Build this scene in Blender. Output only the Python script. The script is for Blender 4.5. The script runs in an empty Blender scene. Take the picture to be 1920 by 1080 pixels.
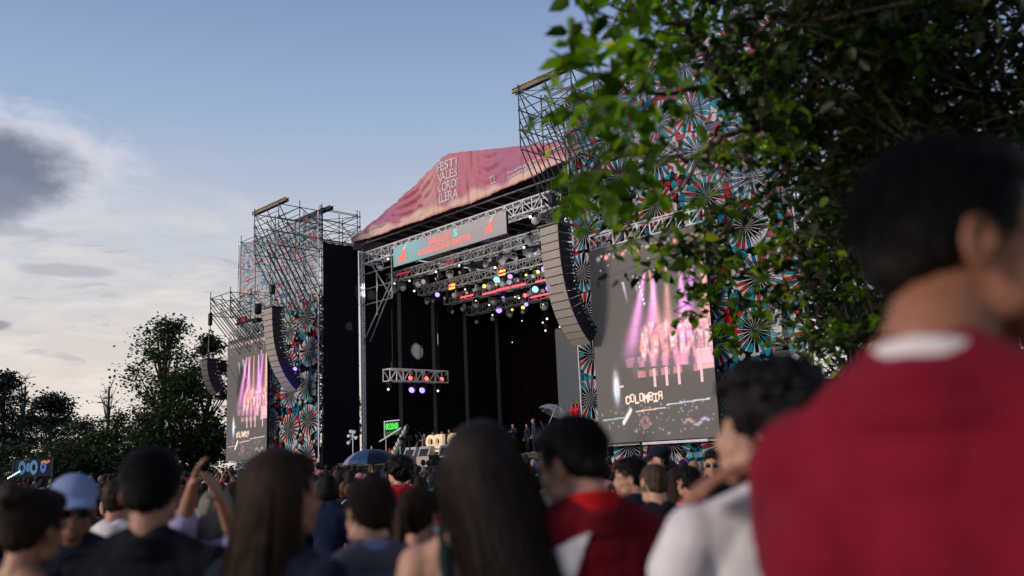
import bpy, bmesh, math, random
import numpy as np
from mathutils import Vector, Matrix, Euler
random.seed(7); RNG = np.random.default_rng(7)
R = math.radians
sc = bpy.context.scene
COL = sc.collection
EYE = 1.5                                   # camera height
# ---------------- camera ----------------
FPX, PITCH, ROLL = 1726.4, R(10.80), R(2.41)
cam_d = bpy.data.cameras.new('camera'); cam = bpy.data.objects.new('camera', cam_d); COL.objects.link(cam)
cam_d.sensor_width = 36.0; cam_d.lens = FPX / 1920 * 36.0; cam_d.clip_start = .05; cam_d.clip_end = 3000
cF = Vector((0, math.cos(PITCH), math.sin(PITCH))); cR0 = Vector((1, 0, 0)); cU0 = Vector((0, -math.sin(PITCH), math.cos(PITCH)))
cR = cR0 * math.cos(ROLL) - cU0 * math.sin(ROLL); cU = cR0 * math.sin(ROLL) + cU0 * math.cos(ROLL)
cam.matrix_world = Matrix(((cR.x, cU.x, -cF.x, 0), (cR.y, cU.y, -cF.y, 0), (cR.z, cU.z, -cF.z, EYE), (0, 0, 0, 1)))
cam_d.dof.use_dof = True; cam_d.dof.focus_distance = 44.0; cam_d.dof.aperture_fstop = 1.5
sc.camera = cam
sc.render.engine = 'CYCLES'
sc.view_settings.view_transform = 'Standard'; sc.view_settings.look = 'None'
sc.view_settings.exposure = 0.2; sc.view_settings.gamma = 1.0
sc.cycles.max_bounces = 6; sc.cycles.transparent_max_bounces = 16; sc.cycles.diffuse_bounces = 3
sc.cycles.glossy_bounces = 2; sc.cycles.transmission_bounces = 4; sc.cycles.caustics_reflective = False; sc.cycles.caustics_refractive = False
# ---------------- sun and sky ----------------
SUN_AZ, SUN_EL = R(-112), R(17)             # azimuth measured from +Y towards +X
sd = Vector((math.sin(SUN_AZ) * math.cos(SUN_EL), math.cos(SUN_AZ) * math.cos(SUN_EL), math.sin(SUN_EL)))
sun_d = bpy.data.lights.new('sun', 'SUN'); sun = bpy.data.objects.new('sun', sun_d); COL.objects.link(sun)
sun_d.energy = 2.0; sun_d.angle = R(12); sun_d.color = (1.0, .86, .74)
sun.rotation_euler = (-sd).to_track_quat('-Z', 'Y').to_euler()
W = bpy.data.worlds.new('World'); sc.world = W; W.use_nodes = True
nt = W.node_tree; nt.nodes.clear()

class NB:
    """short node-building helper"""
    def __init__(s, tree): s.t = tree; s.n = tree.nodes; s.l = tree.links
    def new(s, typ, **kw):
        n = s.n.new(typ)
        for k, v in kw.items(): setattr(n, k, v)
        return n
    def put(s, sock, v):
        if hasattr(v, 'is_linked') or isinstance(v, bpy.types.NodeSocket): s.l.new(v, sock)
        elif v is not None: sock.default_value = v
    def m(s, op, a, b=None, c=None, clamp=False):
        n = s.new('ShaderNodeMath', operation=op); n.use_clamp = clamp
        s.put(n.inputs[0], a)
        if b is not None: s.put(n.inputs[1], b)
        if c is not None: s.put(n.inputs[2], c)
        return n.outputs[0]
    def ramp(s, f, stops, interp='LINEAR'):
        n = s.new('ShaderNodeValToRGB'); r = n.color_ramp; r.interpolation = interp
        while len(r.elements) < len(stops): r.elements.new(.5)
        for e, (p, c) in zip(r.elements, stops): e.position = p; e.color = (*c[:3], 1)
        s.put(n.inputs[0], f); return n.outputs[0]
    def mix(s, f, a, b, mode='MIX'):
        n = s.new('ShaderNodeMix', data_type='RGBA', blend_type=mode)
        s.put(n.inputs[0], f)
        for i, v in ((6, a), (7, b)):
            if isinstance(v, tuple): n.inputs[i].default_value = (*v[:3], 1)
            else: s.l.new(v, n.inputs[i])
        return n.outputs[2]
    def noise(s, vec, scale, detail=3, rough=.55, dist=0):
        n = s.new('ShaderNodeTexNoise'); n.inputs['Scale'].default_value = scale; n.inputs['Detail'].default_value = detail
        n.inputs['Roughness'].default_value = rough; n.inputs['Distortion'].default_value = dist
        if vec is not None: s.l.new(vec, n.inputs['Vector'])
        return n.outputs['Fac']
    def comb(s, x, y, z=0.0):
        n = s.new('ShaderNodeCombineXYZ')
        for i, v in enumerate((x, y, z)): s.put(n.inputs[i], v)
        return n.outputs[0]
    def sep(s, v):
        n = s.new('ShaderNodeSeparateXYZ'); s.l.new(v, n.inputs[0]); return n.outputs
    def smooth(s, x, a, b):
        n = s.new('ShaderNodeMapRange', interpolation_type='SMOOTHSTEP'); s.put(n.inputs[0], x)
        n.inputs[1].default_value = a; n.inputs[2].default_value = b; return n.outputs[0]

b = NB(nt)
tc = b.new('ShaderNodeTexCoord').outputs['Generated']
x, y, z = b.sep(tc)
sky = b.new('ShaderNodeTexSky', sky_type='NISHITA'); sky.sun_disc = False
sky.sun_elevation = SUN_EL; sky.sun_rotation = SUN_AZ; sky.altitude = 2600; sky.air_density = 1.0; sky.dust_density = 1.5; sky.ozone_density = 2.0
el = b.m('ARCSINE', z); az = b.m('ARCTAN2', x, y)
SK = 9.0                                    # background strength is 0.1
def c(r_, g_, b_): return tuple(((v / 255) ** 2.2) for v in (r_, g_, b_))
grad = b.ramp(b.m('DIVIDE', el, 1.2), [(0.0, c(234, 210, 192)), (.09, c(234, 218, 204)), (.19, c(210, 212, 218)), (.31, c(164, 185, 217)), (.44, c(132, 149, 196)), (.60, c(98, 112, 158)), (1.0, c(66, 84, 128))])
grad10 = b.mix(1.0, grad, (SK, SK, SK), 'MULTIPLY')
base = b.mix(.80, sky.outputs[0], grad10)
# right-hand sky is a little bluer, the side of the set sun paler
# clouds
cv = b.comb(b.m('MULTIPLY', az, 2.2), b.m('MULTIPLY', el, 9.0), 0.0)
n1 = b.noise(cv, 2.6, 6, .62, .4)
n2 = b.noise(b.comb(b.m('MULTIPLY', az, 3.0), b.m('MULTIPLY', el, 14.0), 4.0), 5.0, 6, .6, .6)
low = b.m('MULTIPLY', b.smooth(el, .36, .12), b.smooth(az, -.02, -.34))
veil = b.m('MULTIPLY', b.smooth(n1, .40, .66), low)
base = b.mix(b.m('MULTIPLY', veil, .85), base, tuple(v * SK for v in c(238, 228, 220)))
stre = b.m('MULTIPLY', b.smooth(n2, .56, .70), b.smooth(el, .31, .22)); stre = b.m('MULTIPLY', stre, b.smooth(az, -.12, -.30))
base = b.mix(b.m('MULTIPLY', stre, .40), base, tuple(v * SK for v in c(162, 164, 178)))
def cloud(az0, el0, ra, re, amp, colr, base, f=1.0):
    nn = b.noise(b.comb(b.m('MULTIPLY', az, 6.0), b.m('MULTIPLY', el, 11.0), az0 * 9), 3.0, 7, .62, .3)
    dx = b.m('DIVIDE', b.m('SUBTRACT', az, az0), ra); dy = b.m('DIVIDE', b.m('SUBTRACT', el, el0), re)
    rr = b.m('SQRT', b.m('ADD', b.m('MULTIPLY', dx, dx), b.m('MULTIPLY', dy, dy)))
    rr = b.m('ADD', rr, b.m('MULTIPLY', b.m('SUBTRACT', nn, .5), amp))
    return b.mix(b.m('MULTIPLY', b.smooth(rr, 1.12, .55), f), base, tuple(v * SK for v in colr))
base = cloud(-.520, .304, .128, .062, 1.3, c(208, 210, 220), base, .85)
base = cloud(-.545, .296, .105, .046, .75, c(108, 116, 138), base, .92)
base = cloud(-.56, .268, .085, .032, .9, c(132, 138, 158), base, .8)
base = cloud(-.46, .205, .05, .007, 1.0, c(158, 160, 174), base, .5)
base = cloud(-.525, .150, .022, .0055, .9, c(132, 136, 154), base, .75)
base = cloud(-.54, .240, .09, .008, 1.2, c(156, 158, 172), base, .5)
bg = b.new('ShaderNodeBackground'); bg.inputs[1].default_value = .1; b.l.new(base, bg.inputs[0])
out = b.new('ShaderNodeOutputWorld'); b.l.new(bg.outputs[0], out.inputs[0])
# ---------------- frames ----------------
AZ = R(-43.83)
ER = Vector((-math.sin(AZ), -math.cos(AZ), 0)); BK = Vector((math.cos(AZ), -math.sin(AZ), 0))
P0 = Vector((3.75, 42.59, 0)); STAGE_ROT = math.atan2(ER.y, ER.x)
def ground_z(y): return -.36 * math.sin(math.pi * min(1, max(0, (y - 3) / 32)))   # the field dips slightly between the camera and the stage
def S(u, d, z): return P0 + ER * u + BK * d + Vector((0, 0, z))
def ray(px, py): return (cF + cR * ((px - 960) / FPX) - cU * ((py - 540) / FPX))
def at(px, py, depth): return Vector((0, 0, EYE)) + ray(px, py) * depth          # point at a depth along the view axis
def on_d(px, py, d):                                                             # stage coordinates of a sight line on the plane at depth d
    r_ = ray(px, py); O = P0 + BK * d; t = O.dot(BK) / r_.dot(BK); X = r_ * t - O
    return X.dot(ER), X.z + EYE
def on_u(px, py, u):
    r_ = ray(px, py); O = P0 + ER * u; t = O.dot(ER) / r_.dot(ER); X = r_ * t - O
    return X.dot(BK), X.z + EYE
def pxof(X):
    v = X - Vector((0, 0, EYE)); d = v.dot(cF); return 960 + FPX * v.dot(cR) / d, 540 - FPX * v.dot(cU) / d

# ---------------- materials ----------------
MATS = {}
def mat(name, col, rough=.6, metal=0.0, bump=0.0, bscale=30.0, var=0.0, vscale=4.0, emis=None, es=0.0, spec=.4, obj_color=False, sheen=0.0, sss=0.0, coat=0.0):
    if name in MATS: return MATS[name]
    m_ = bpy.data.materials.new(name); m_.use_nodes = True; t = m_.node_tree; t.nodes.clear(); k = NB(t)
    p = k.new('ShaderNodeBsdfPrincipled'); o = k.new('ShaderNodeOutputMaterial'); k.l.new(p.outputs[0], o.inputs[0])
    co = k.new('ShaderNodeTexCoord').outputs['Object']
    cc = None
    if obj_color: cc = k.new('ShaderNodeObjectInfo').outputs['Color']
    if var > 0:
        f = k.noise(co, vscale, 5, .6)
        lo = tuple(v * (1 - var) for v in col); hi = tuple(min(1, v * (1 + var)) for v in col)
        if obj_color: cc = k.mix(k.m('MULTIPLY', f, 1.0), k.mix(1.0, cc, (1 - var,) * 3, 'MULTIPLY'), cc)
        else: cc = k.mix(k.smooth(f, .3, .7), lo, hi)
    if cc is None: p.inputs['Base Color'].default_value = (*col, 1)
    else: k.l.new(cc, p.inputs['Base Color'])
    p.inputs['Roughness'].default_value = rough; p.inputs['Metallic'].default_value = metal
    p.inputs['Specular IOR Level'].default_value = spec
    if sheen: p.inputs['Sheen Weight'].default_value = sheen
    if coat: p.inputs['Coat Weight'].default_value = coat
    if sss: p.inputs['Subsurface Weight'].default_value = sss; p.inputs['Subsurface Radius'].default_value = (.01, .004, .002); p.inputs['Subsurface Scale'].default_value = 1.0
    if emis is not None:
        p.inputs['Emission Color'].default_value = (*emis, 1); p.inputs['Emission Strength'].default_value = es
    if bump > 0:
        bn = k.new('ShaderNodeBump'); bn.inputs['Strength'].default_value = bump; bn.inputs['Distance'].default_value = .01
        k.l.new(k.noise(co, bscale, 4, .6), bn.inputs['Height']); k.l.new(bn.outputs[0], p.inputs['Normal'])
    MATS[name] = m_; return m_

# ---------------- mesh builder ----------------
class MB:
    def __init__(s): s.v = []; s.f = []
    def poly(s, pts): n = len(s.v); s.v += [tuple(p) for p in pts]; s.f.append(tuple(range(n, n + len(pts)))); return s
    def box(s, c_, sz, rot=None):
        n = len(s.v); hx, hy, hz = [q / 2 for q in sz]
        for dx, dy, dz in ((-1, -1, -1), (1, -1, -1), (1, 1, -1), (-1, 1, -1), (-1, -1, 1), (1, -1, 1), (1, 1, 1), (-1, 1, 1)):
            p = Vector((dx * hx, dy * hy, dz * hz))
            if rot is not None: p = rot @ p
            s.v.append(tuple(Vector(c_) + p))
        s.f += [tuple(n + i for i in q) for q in ((0, 3, 2, 1), (4, 5, 6, 7), (0, 1, 5, 4), (1, 2, 6, 5), (2, 3, 7, 6), (3, 0, 4, 7))]; return s
    def box2(s, a, b_): return s.box([(p + q) / 2 for p, q in zip(a, b_)], [abs(q - p) for p, q in zip(a, b_)])
    def tube(s, p, q, r=.03, k=5, r2=None, cap=True):
        p = Vector(p); q = Vector(q); d = q - p
        if d.length < 1e-6: return s
        r2 = r if r2 is None else r2; d.normalize(); a = d.orthogonal().normalized(); c_ = d.cross(a); n = len(s.v)
        for base_, rr in ((p, r), (q, r2)):
            for i in range(k):
                t = 2 * math.pi * i / k; s.v.append(tuple(base_ + a * (math.cos(t) * rr) + c_ * (math.sin(t) * rr)))
        for i in range(k): j = (i + 1) % k; s.f.append((n + i, n + j, n + k + j, n + k + i))
        if cap: s.f.append(tuple(n + i for i in range(k))[::-1]); s.f.append(tuple(n + k + i for i in range(k)))
        return s
    def path(s, pts, rs, k=6):
        for i in range(len(pts) - 1): s.tube(pts[i], pts[i + 1], rs[i] if hasattr(rs, '__len__') else rs, k, rs[i + 1] if hasattr(rs, '__len__') else None)
        return s
    def lathe(s, prof, c_=(0, 0, 0), k=12, axis=None):
        M = Matrix.Identity(3) if axis is None else Vector((0, 0, 1)).rotation_difference(Vector(axis)).to_matrix()
        n = len(s.v)
        for r_, h in prof:
            for i in range(k):
                t = 2 * math.pi * i / k; s.v.append(tuple(Vector(c_) + M @ Vector((r_ * math.cos(t), r_ * math.sin(t), h))))
        for a in range(len(prof) - 1):
            for i in range(k): j = (i + 1) % k; s.f.append((n + a * k + i, n + a * k + j, n + (a + 1) * k + j, n + (a + 1) * k + i))
        s.f.append(tuple(n + i for i in range(k))[::-1]); m0 = n + (len(prof) - 1) * k; s.f.append(tuple(m0 + i for i in range(k))); return s
    def ball(s, c_, r, k=8, rows=5, M=None):
        n = len(s.v); r = r if hasattr(r, '__len__') else (r, r, r)
        for a in range(1, rows):
            ph = math.pi * a / rows
            for i in range(k):
                t = 2 * math.pi * i / k; p = Vector((r[0] * math.sin(ph) * math.cos(t), r[1] * math.sin(ph) * math.sin(t), r[2] * math.cos(ph)))
                s.v.append(tuple(Vector(c_) + (M @ p if M is not None else p)))
        pt = Vector((0, 0, r[2])); pb = -pt
        if M is not None: pt = M @ pt; pb = M @ pb
        s.v.append(tuple(Vector(c_) + pt)); s.v.append(tuple(Vector(c_) + pb)); T = n + (rows - 1) * k
        for a in range(rows - 2):
            for i in range(k): j = (i + 1) % k; s.f.append((n + a * k + i, n + (a + 1) * k + i, n + (a + 1) * k + j, n + a * k + j))
        for i in range(k): j = (i + 1) % k; s.f.append((T, n + i, n + j)); s.f.append((T + 1, n + (rows - 2) * k + j, n + (rows - 2) * k + i))
        return s
    def mesh(s, name, mt, smooth=False):
        me = bpy.data.meshes.new(name); me.from_pydata(s.v, [], s.f); me.materials.append(mt)
        if smooth: me.polygons.foreach_set('use_smooth', [True] * len(me.polygons))
        me.update(); return me
    def build(s, name, mt, parent=None, smooth=False): return link(name, s.mesh(name, mt, smooth), parent)
def link(name, me, parent=None):
    o = bpy.data.objects.new(name, me); COL.objects.link(o)
    if parent is not None: o.parent = parent
    return o
def tag(o, label=None, cat=None, group=None, kind=None):
    if label: o['label'] = label
    if cat: o['category'] = cat
    if group: o['group'] = group
    if kind: o['kind'] = kind
    return o
def empty(name, loc=(0, 0, 0), rz=0.0, label=None, cat=None, group=None):
    o = bpy.data.objects.new(name, None); COL.objects.link(o); o.empty_display_size = .2
    o.location = loc; o.rotation_euler = (0, 0, rz); return tag(o, label, cat, group)
def stage_empty(name, u, d, z, label, cat, group=None): return empty(name, S(u, d, z), STAGE_ROT, label, cat, group)
def copy_tree(o, parent=None):
    n = o.copy(); COL.objects.link(n)
    if parent is not None: n.parent = parent; n.matrix_parent_inverse = o.matrix_parent_inverse.copy()
    for ch in list(o.children): copy_tree(ch, n)
    return n
def fontmesh(text, size, name, mt, parent=None, extrude=.01, align='CENTER', xs=1.0, off=0.0, loc=(0, 0, 0), upright=True, spacing=1.0, ls=1.0):
    cu = bpy.data.curves.new(name, 'FONT'); cu.body = text; cu.size = size; cu.extrude = extrude; cu.align_x = align; cu.align_y = 'CENTER'; cu.offset = off
    cu.space_character = spacing; cu.space_line = ls; cu.resolution_u = 3
    t = bpy.data.objects.new('tmp', cu); COL.objects.link(t)
    bpy.context.view_layer.update(); dg = bpy.context.evaluated_depsgraph_get()
    me = bpy.data.meshes.new_from_object(t.evaluated_get(dg)); bpy.data.objects.remove(t)
    M = Matrix.Diagonal((xs, 1, 1, 1))
    if upright: M = Matrix.Translation(loc) @ Matrix.Rotation(R(90), 4, 'X') @ M
    else: M = Matrix.Translation(loc) @ M
    me.transform(M); me.materials.clear(); me.materials.append(mt); me.name = name
    return link(name, me, parent)
# =====================================================================
# stage materials
# =====================================================================
M_STEEL = mat('galvanised_steel', (.075, .090, .105), .5, .35, var=.25, vscale=9)
M_ALU = mat('aluminium', (.80, .80, .82), .45, .10, var=.12, vscale=6)
M_ALUD = mat('dull_aluminium', (.22, .22, .25), .5, .2, var=.2, vscale=6)
M_BLK = mat('black_cabinet', (.012, .013, .018), .55, spec=.3)
M_DECK = mat('stage_deck', (.03, .028, .028), .7, var=.3)
M_WOOD = mat('weathered_board', (.24, .19, .13), .8, var=.4, vscale=8)

def drape_mat(name, col, sc_=5.0, strength=.9):
    m_ = mat(name, col, .95, spec=.1)
    k = NB(m_.node_tree); p = next(n for n in k.n if n.type == 'BSDF_PRINCIPLED')
    p.inputs['Sheen Weight'].default_value = .04
    return m_
M_DRAPE = drape_mat('black_drape', (.0065, .006, .009))
M_DRAPE_RED = drape_mat('dark_maroon_drape', (.011, .0045, .009))
M_DRAPE_BLUE = drape_mat('blue_black_drape', (.0065, .0072, .013))

def print_mat(name, T, see, ox=0.0, oz=0.0):
    """festival fabric: radial bursts of petals in a field of rounded red, teal and white shapes on black; a perforated mesh"""
    m_ = bpy.data.materials.new(name); m_.use_nodes = True; t = m_.node_tree; t.nodes.clear(); k = NB(t)
    X, Y, Z = k.sep(k.new('ShaderNodeTexCoord').outputs['Object'])
    px = k.m('DIVIDE', k.m('ADD', X, ox), T * 1.04); pz = k.m('DIVIDE', k.m('ADD', Z, oz), T * .93)
    ix = k.m('FLOOR', px)
    pz = k.m('ADD', pz, k.m('MULTIPLY', k.m('FLOORED_MODULO', ix, 2.0), .13))
    iz = k.m('FLOOR', pz)
    cell = k.new('ShaderNodeTexWhiteNoise', noise_dimensions='3D'); k.l.new(k.comb(ix, iz, 1.0), cell.inputs['Vector'])
    jr, jg, jb = k.sep(cell.outputs['Color'])
    fx = k.m('SUBTRACT', k.m('SUBTRACT', px, ix), k.m('ADD', .36, k.m('MULTIPLY', jr, .28)))
    fz = k.m('SUBTRACT', k.m('SUBTRACT', pz, iz), k.m('ADD', .38, k.m('MULTIPLY', jg, .24)))
    r = k.m('SQRT', k.m('ADD', k.m('MULTIPLY', fx, fx), k.m('MULTIPLY', fz, fz)))
    th = k.m('ARCTAN2', fz, fx)
    N = 20.0
    tn = k.m('MULTIPLY', k.m('ADD', th, k.m('MULTIPLY', jb, 3.0)), N / (2 * math.pi))
    kk = k.m('FLOOR', tn); a = k.m('ABSOLUTE', k.m('SUBTRACT', k.m('SUBTRACT', tn, kk), .5))
    hs = k.new('ShaderNodeTexWhiteNoise', noise_dimensions='3D'); k.l.new(k.comb(kk, k.m('ADD', ix, k.m('MULTIPLY', iz, 17.0)), 2.0), hs.inputs['Vector'])
    h1, h2, h3 = k.sep(hs.outputs['Color'])
    WHT = (.80, .76, .74); RED = (.62, .030, .030); TEAL = (.03, .36, .44); BLU = (.02, .21, .42); BLK = (.006, .007, .012)
    # thin inner spokes widening outwards, each ended by a rounded tip of its own length
    # a: 0 in the middle of a sector, .5 on its edge; white forks run along the edges, coloured drops sit between them
    edge = k.m('SUBTRACT', .5, a)
    fork = k.m('LESS_THAN', edge, k.m('ADD', .10, k.m('MULTIPLY', k.smooth(r, .28, .52), .20)))
    rc = k.m('ADD', .33, k.m('MULTIPLY', h2, .07)); q1 = k.m('DIVIDE', k.m('SUBTRACT', r, rc), .115); q2 = k.m('DIVIDE', a, k.m('ADD', .22, k.m('MULTIPLY', h3, .05)))
    drop = k.m('LESS_THAN', k.m('ADD', k.m('MULTIPLY', q1, q1), k.m('MULTIPLY', q2, q2)), 1.0)
    pc = k.ramp(h1, [(0, RED), (.34, TEAL), (.60, BLU), (.80, BLK), (.92, WHT)], 'CONSTANT')
    fkc = k.ramp(h3, [(0, WHT), (.78, (.42, .38, .46)), (.90, TEAL)], 'CONSTANT')
    # field of rounded cells
    vec = k.comb(k.m('MULTIPLY', px, 6.6), k.m('MULTIPLY', pz, 5.2), 0.0)
    wob = k.new('ShaderNodeTexNoise'); wob.inputs['Scale'].default_value = .9; k.l.new(vec, wob.inputs['Vector'])
    vm = k.new('ShaderNodeVectorMath', operation='MULTIPLY_ADD'); k.l.new(wob.outputs['Color'], vm.inputs[0]); vm.inputs[1].default_value = (.9, .9, 0); k.l.new(vec, vm.inputs[2])
    ve = k.new('ShaderNodeTexVoronoi', feature='DISTANCE_TO_EDGE'); ve.inputs['Scale'].default_value = 1.0; k.l.new(vm.outputs[0], ve.inputs['Vector'])
    vf = k.new('ShaderNodeTexVoronoi', feature='F1'); vf.inputs['Scale'].default_value = 1.0; k.l.new(vm.outputs[0], vf.inputs['Vector'])
    c1, c2, c3 = k.sep(vf.outputs['Color'])
    fill = k.m('MULTIPLY', k.m('GREATER_THAN', ve.outputs['Distance'], .055), k.m('LESS_THAN', vf.outputs['Distance'], k.m('ADD', .42, k.m('MULTIPLY', c2, .3))))
    fc = k.ramp(c1, [(0, WHT), (.33, RED), (.56, TEAL), (.78, BLU), (.94, BLK)], 'CONSTANT')
    field = k.mix(fill, BLK, fc)
    spoke = k.mix(fork, k.mix(drop, BLK, pc), fkc)
    col = k.mix(k.m('LESS_THAN', r, k.m('ADD', .44, k.m('MULTIPLY', jr, .05))), field, spoke)
    co = k.new('ShaderNodeTexCoord').outputs['Object']
    col = k.mix(.45, col, k.mix(k.smooth(k.noise(co, .8, 4, .6), .25, .75), (.62, .62, .66), (1, 1, 1)), 'MULTIPLY')
    sm = k.m('LESS_THAN', k.m('ABSOLUTE', k.m('SUBTRACT', k.m('FLOORED_MODULO', k.m('ADD', X, .4), 2.34), 1.17)), .022)
    col = k.mix(k.m('MULTIPLY', sm, .75), col, (.02, .02, .025))
    d = k.new('ShaderNodeBsdfDiffuse'); k.l.new(col, d.inputs[0])
    tl = k.new('ShaderNodeBsdfTranslucent'); k.l.new(col, tl.inputs[0])
    bn = k.new('ShaderNodeBump'); bn.inputs['Strength'].default_value = .5; bn.inputs['Distance'].default_value = .25
    k.l.new(k.noise(co, .55, 3, .5, .6), bn.inputs['Height']); k.l.new(bn.outputs[0], d.inputs['Normal'])
    mx = k.new('ShaderNodeMixShader'); mx.inputs[0].default_value = .36; k.l.new(d.outputs[0], mx.inputs[1]); k.l.new(tl.outputs[0], mx.inputs[2])
    tr = k.new('ShaderNodeBsdfTransparent'); mx2 = k.new('ShaderNodeMixShader'); up_ = k.smooth(k.m('ADD', Z, k.m('MULTIPLY', k.noise(co, .3, 2), 1.5)), 10.6, 13.0); bw = k.new('ShaderNodeRGBToBW'); k.l.new(col, bw.inputs[0]); ink = k.m('MULTIPLY', k.m('LESS_THAN', bw.outputs[0], .035), k.m('MULTIPLY', up_, min(.9, see * 1.7)))
    k.l.new(k.m('MAXIMUM', k.m('ADD', .10, k.m('MULTIPLY', up_, see * .6 - .10)), ink), mx2.inputs[0])
    k.l.new(mx.outputs[0], mx2.inputs[1]); k.l.new(tr.outputs[0], mx2.inputs[2])
    o = k.new('ShaderNodeOutputMaterial'); k.l.new(mx2.outputs[0], o.inputs[0]); return m_
M_PRINT_L = print_mat('printed_mesh_fabric', 2.35, .34, 1.0, .6)
M_PRINT_R = print_mat('printed_close_fabric', 2.2, .14, .5, .9)

def attr_mat(name, es=0.0, rough=.6, attr='Col', diff=1.0, spec=.3, trans=0.0):
    m_ = bpy.data.materials.new(name); m_.use_nodes = True; t = m_.node_tree; t.nodes.clear(); k = NB(t)
    at_ = k.new('ShaderNodeAttribute', attribute_name=attr)
    p = k.new('ShaderNodeBsdfPrincipled'); p.inputs['Roughness'].default_value = rough; p.inputs['Specular IOR Level'].default_value = spec
    o = k.new('ShaderNodeOutputMaterial'); k.l.new(p.outputs[0], o.inputs[0])
    if es > 0:
        p.inputs['Base Color'].default_value = (diff, diff * .93, diff * .87, 1); k.l.new(at_.outputs['Color'], p.inputs['Emission Color']); p.inputs['Emission Strength'].default_value = es
    else: k.l.new(at_.outputs['Color'], p.inputs['Base Color'])
    return m_
def grid_mesh(name, nx, nz, fn, colfn, mt, smooth=True):
    """nx by nz cells; fn(s, t) -> xyz arrays, colfn(s, t) -> rgb"""
    s_, t_ = np.meshgrid(np.linspace(0, 1, nx + 1), np.linspace(0, 1, nz + 1)); s_ = s_.ravel(); t_ = t_.ravel()
    v = np.stack(fn(s_, t_), 1).astype(np.float32)
    i = (np.arange(nz)[:, None] * (nx + 1) + np.arange(nx)[None, :]).ravel()
    f = np.stack([i, i + 1, i + nx + 2, i + nx + 1], 1).astype(np.int32)
    me = fastmesh(name, v, f, mt, smooth)
    if colfn is not None:
        cc = np.ones((len(v), 4), np.float32); cc[:, :3] = colfn(s_, t_)
        ca = me.color_attributes.new('Col', 'FLOAT_COLOR', 'POINT'); ca.data.foreach_set('color', cc.ravel())
    return me
def fastmesh(name, v, f, mt, smooth=False):
    me = bpy.data.meshes.new(name); n = len(v); m = len(f); k = f.shape[1]
    me.vertices.add(n); me.vertices.foreach_set('co', v.astype(np.float32).ravel())
    me.loops.add(m * k); me.loops.foreach_set('vertex_index', f.astype(np.int32).ravel())
    me.polygons.add(m); me.polygons.foreach_set('loop_start', np.arange(0, m * k, k, dtype=np.int32))
    try: me.polygons.foreach_set('loop_total', np.full(m, k, np.int32))
    except Exception: pass
    me.materials.append(mt)
    if smooth: me.polygons.foreach_set('use_smooth', np.ones(m, bool))
    me.update(calc_edges=True); me.validate(); return me

# =====================================================================
# ground and stage
# =====================================================================
gm = mat('trampled_grass', (.035, .045, .02), .95, var=.5, vscale=1.5, bump=.6, bscale=12)
ys_ = [-300, 3] + [3 + k for k in range(1, 33)] + [1500]; g = MB()
for a, b_ in zip(ys_[:-1], ys_[1:]): g.poly([(-900, a, ground_z(a)), (900, a, ground_z(a)), (900, b_, ground_z(b_)), (-900, b_, ground_z(b_))])
g = g.build('ground', gm); tag(g, kind='structure')

UL, UR, DF, DB = -23.6, -1.0, 2.5, 17.0      # stage house between the towers
DECK = 2.0
st = stage_empty('stage_platform', UL, 1.0, 0, 'black concert stage deck spanning between the two printed towers', 'stage')
MB().box2((0, 0, DECK - .25), (UR - UL, DB - 1.0, DECK)).build('deck', M_DECK, st)
MB().box2((.02, .05, 0), (UR - UL - .02, .12, DECK - .255)).build('skirt', M_DRAPE, st)
mb = MB()
for i in range(12):
    for j in range(6): mb.tube((.6 + i * 1.95, .6 + j * 2.9, 0), (.6 + i * 1.95, .6 + j * 2.9, DECK - .26), .05)
tag(mb.build('support_leg', M_STEEL, st), kind='stuff')

def drape(name, p0, p1, z0, z1, label, mt, amp=.12, wl=.55, cat='curtain', tilt=0.0):
    """pleated drape between two stage points"""
    o = stage_empty(name, p0[0], p0[1], z0, label, cat)
    L = math.hypot(p1[0] - p0[0], p1[1] - p0[1]); ux, uy = (p1[0] - p0[0]) / L, (p1[1] - p0[1]) / L
    ph = RNG.uniform(0, 6, 6)
    def fn(s, t):
        x = s * L; w = amp * (np.sin(x * 6.28 / wl + ph[0] + .8 * np.sin(x * .9 + ph[1])) * .6 + np.sin(x * 6.28 / (wl * 3.1) + ph[2] + t * 1.3) * .7) * (.35 + .65 * (1 - t))
        w = w + .5 * amp * np.sin(x * 1.7 + t * 4.0 + ph[3])
        return x * ux - w * uy, x * uy + w * ux, t * (z1 - z0) + tilt * s
    me = grid_mesh('cloth', max(8, int(L / wl * 10)), 14, fn, None, mt)
    link('cloth', me, o)
    MB().tube((0, 0, z1 - z0 + .04), (ux * L, uy * L, z1 - z0 + .04 + tilt), .04).build('hanging_rail', M_STEEL, o); return o
drape('side_curtain', (UL, 0.1), (UL, 2.9), 0, 16.55, 'tall dark blue-black curtain hung down the right flank of the left printed tower', M_DRAPE_BLUE, .10, .7)
drape('wing_curtain', (UL - .15, 3.1), (UL - .15, DB + .5), 2.02, 16.2, 'black pleated curtain along the left inside wall of the stage', M_DRAPE, .12, .8)
drape('backdrop_curtain', (UL - .6, DB), (UR, DB), 2.02, 17.0, 'dark maroon-black backdrop across the rear of the stage', M_DRAPE_RED, .14, .9)
drape('right_wing_curtain', (UR + .1, .3), (UR + .1, DB), 2.02, 16.2, 'black curtain closing the right inside wall of the stage', M_DRAPE, .12, .8)

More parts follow.
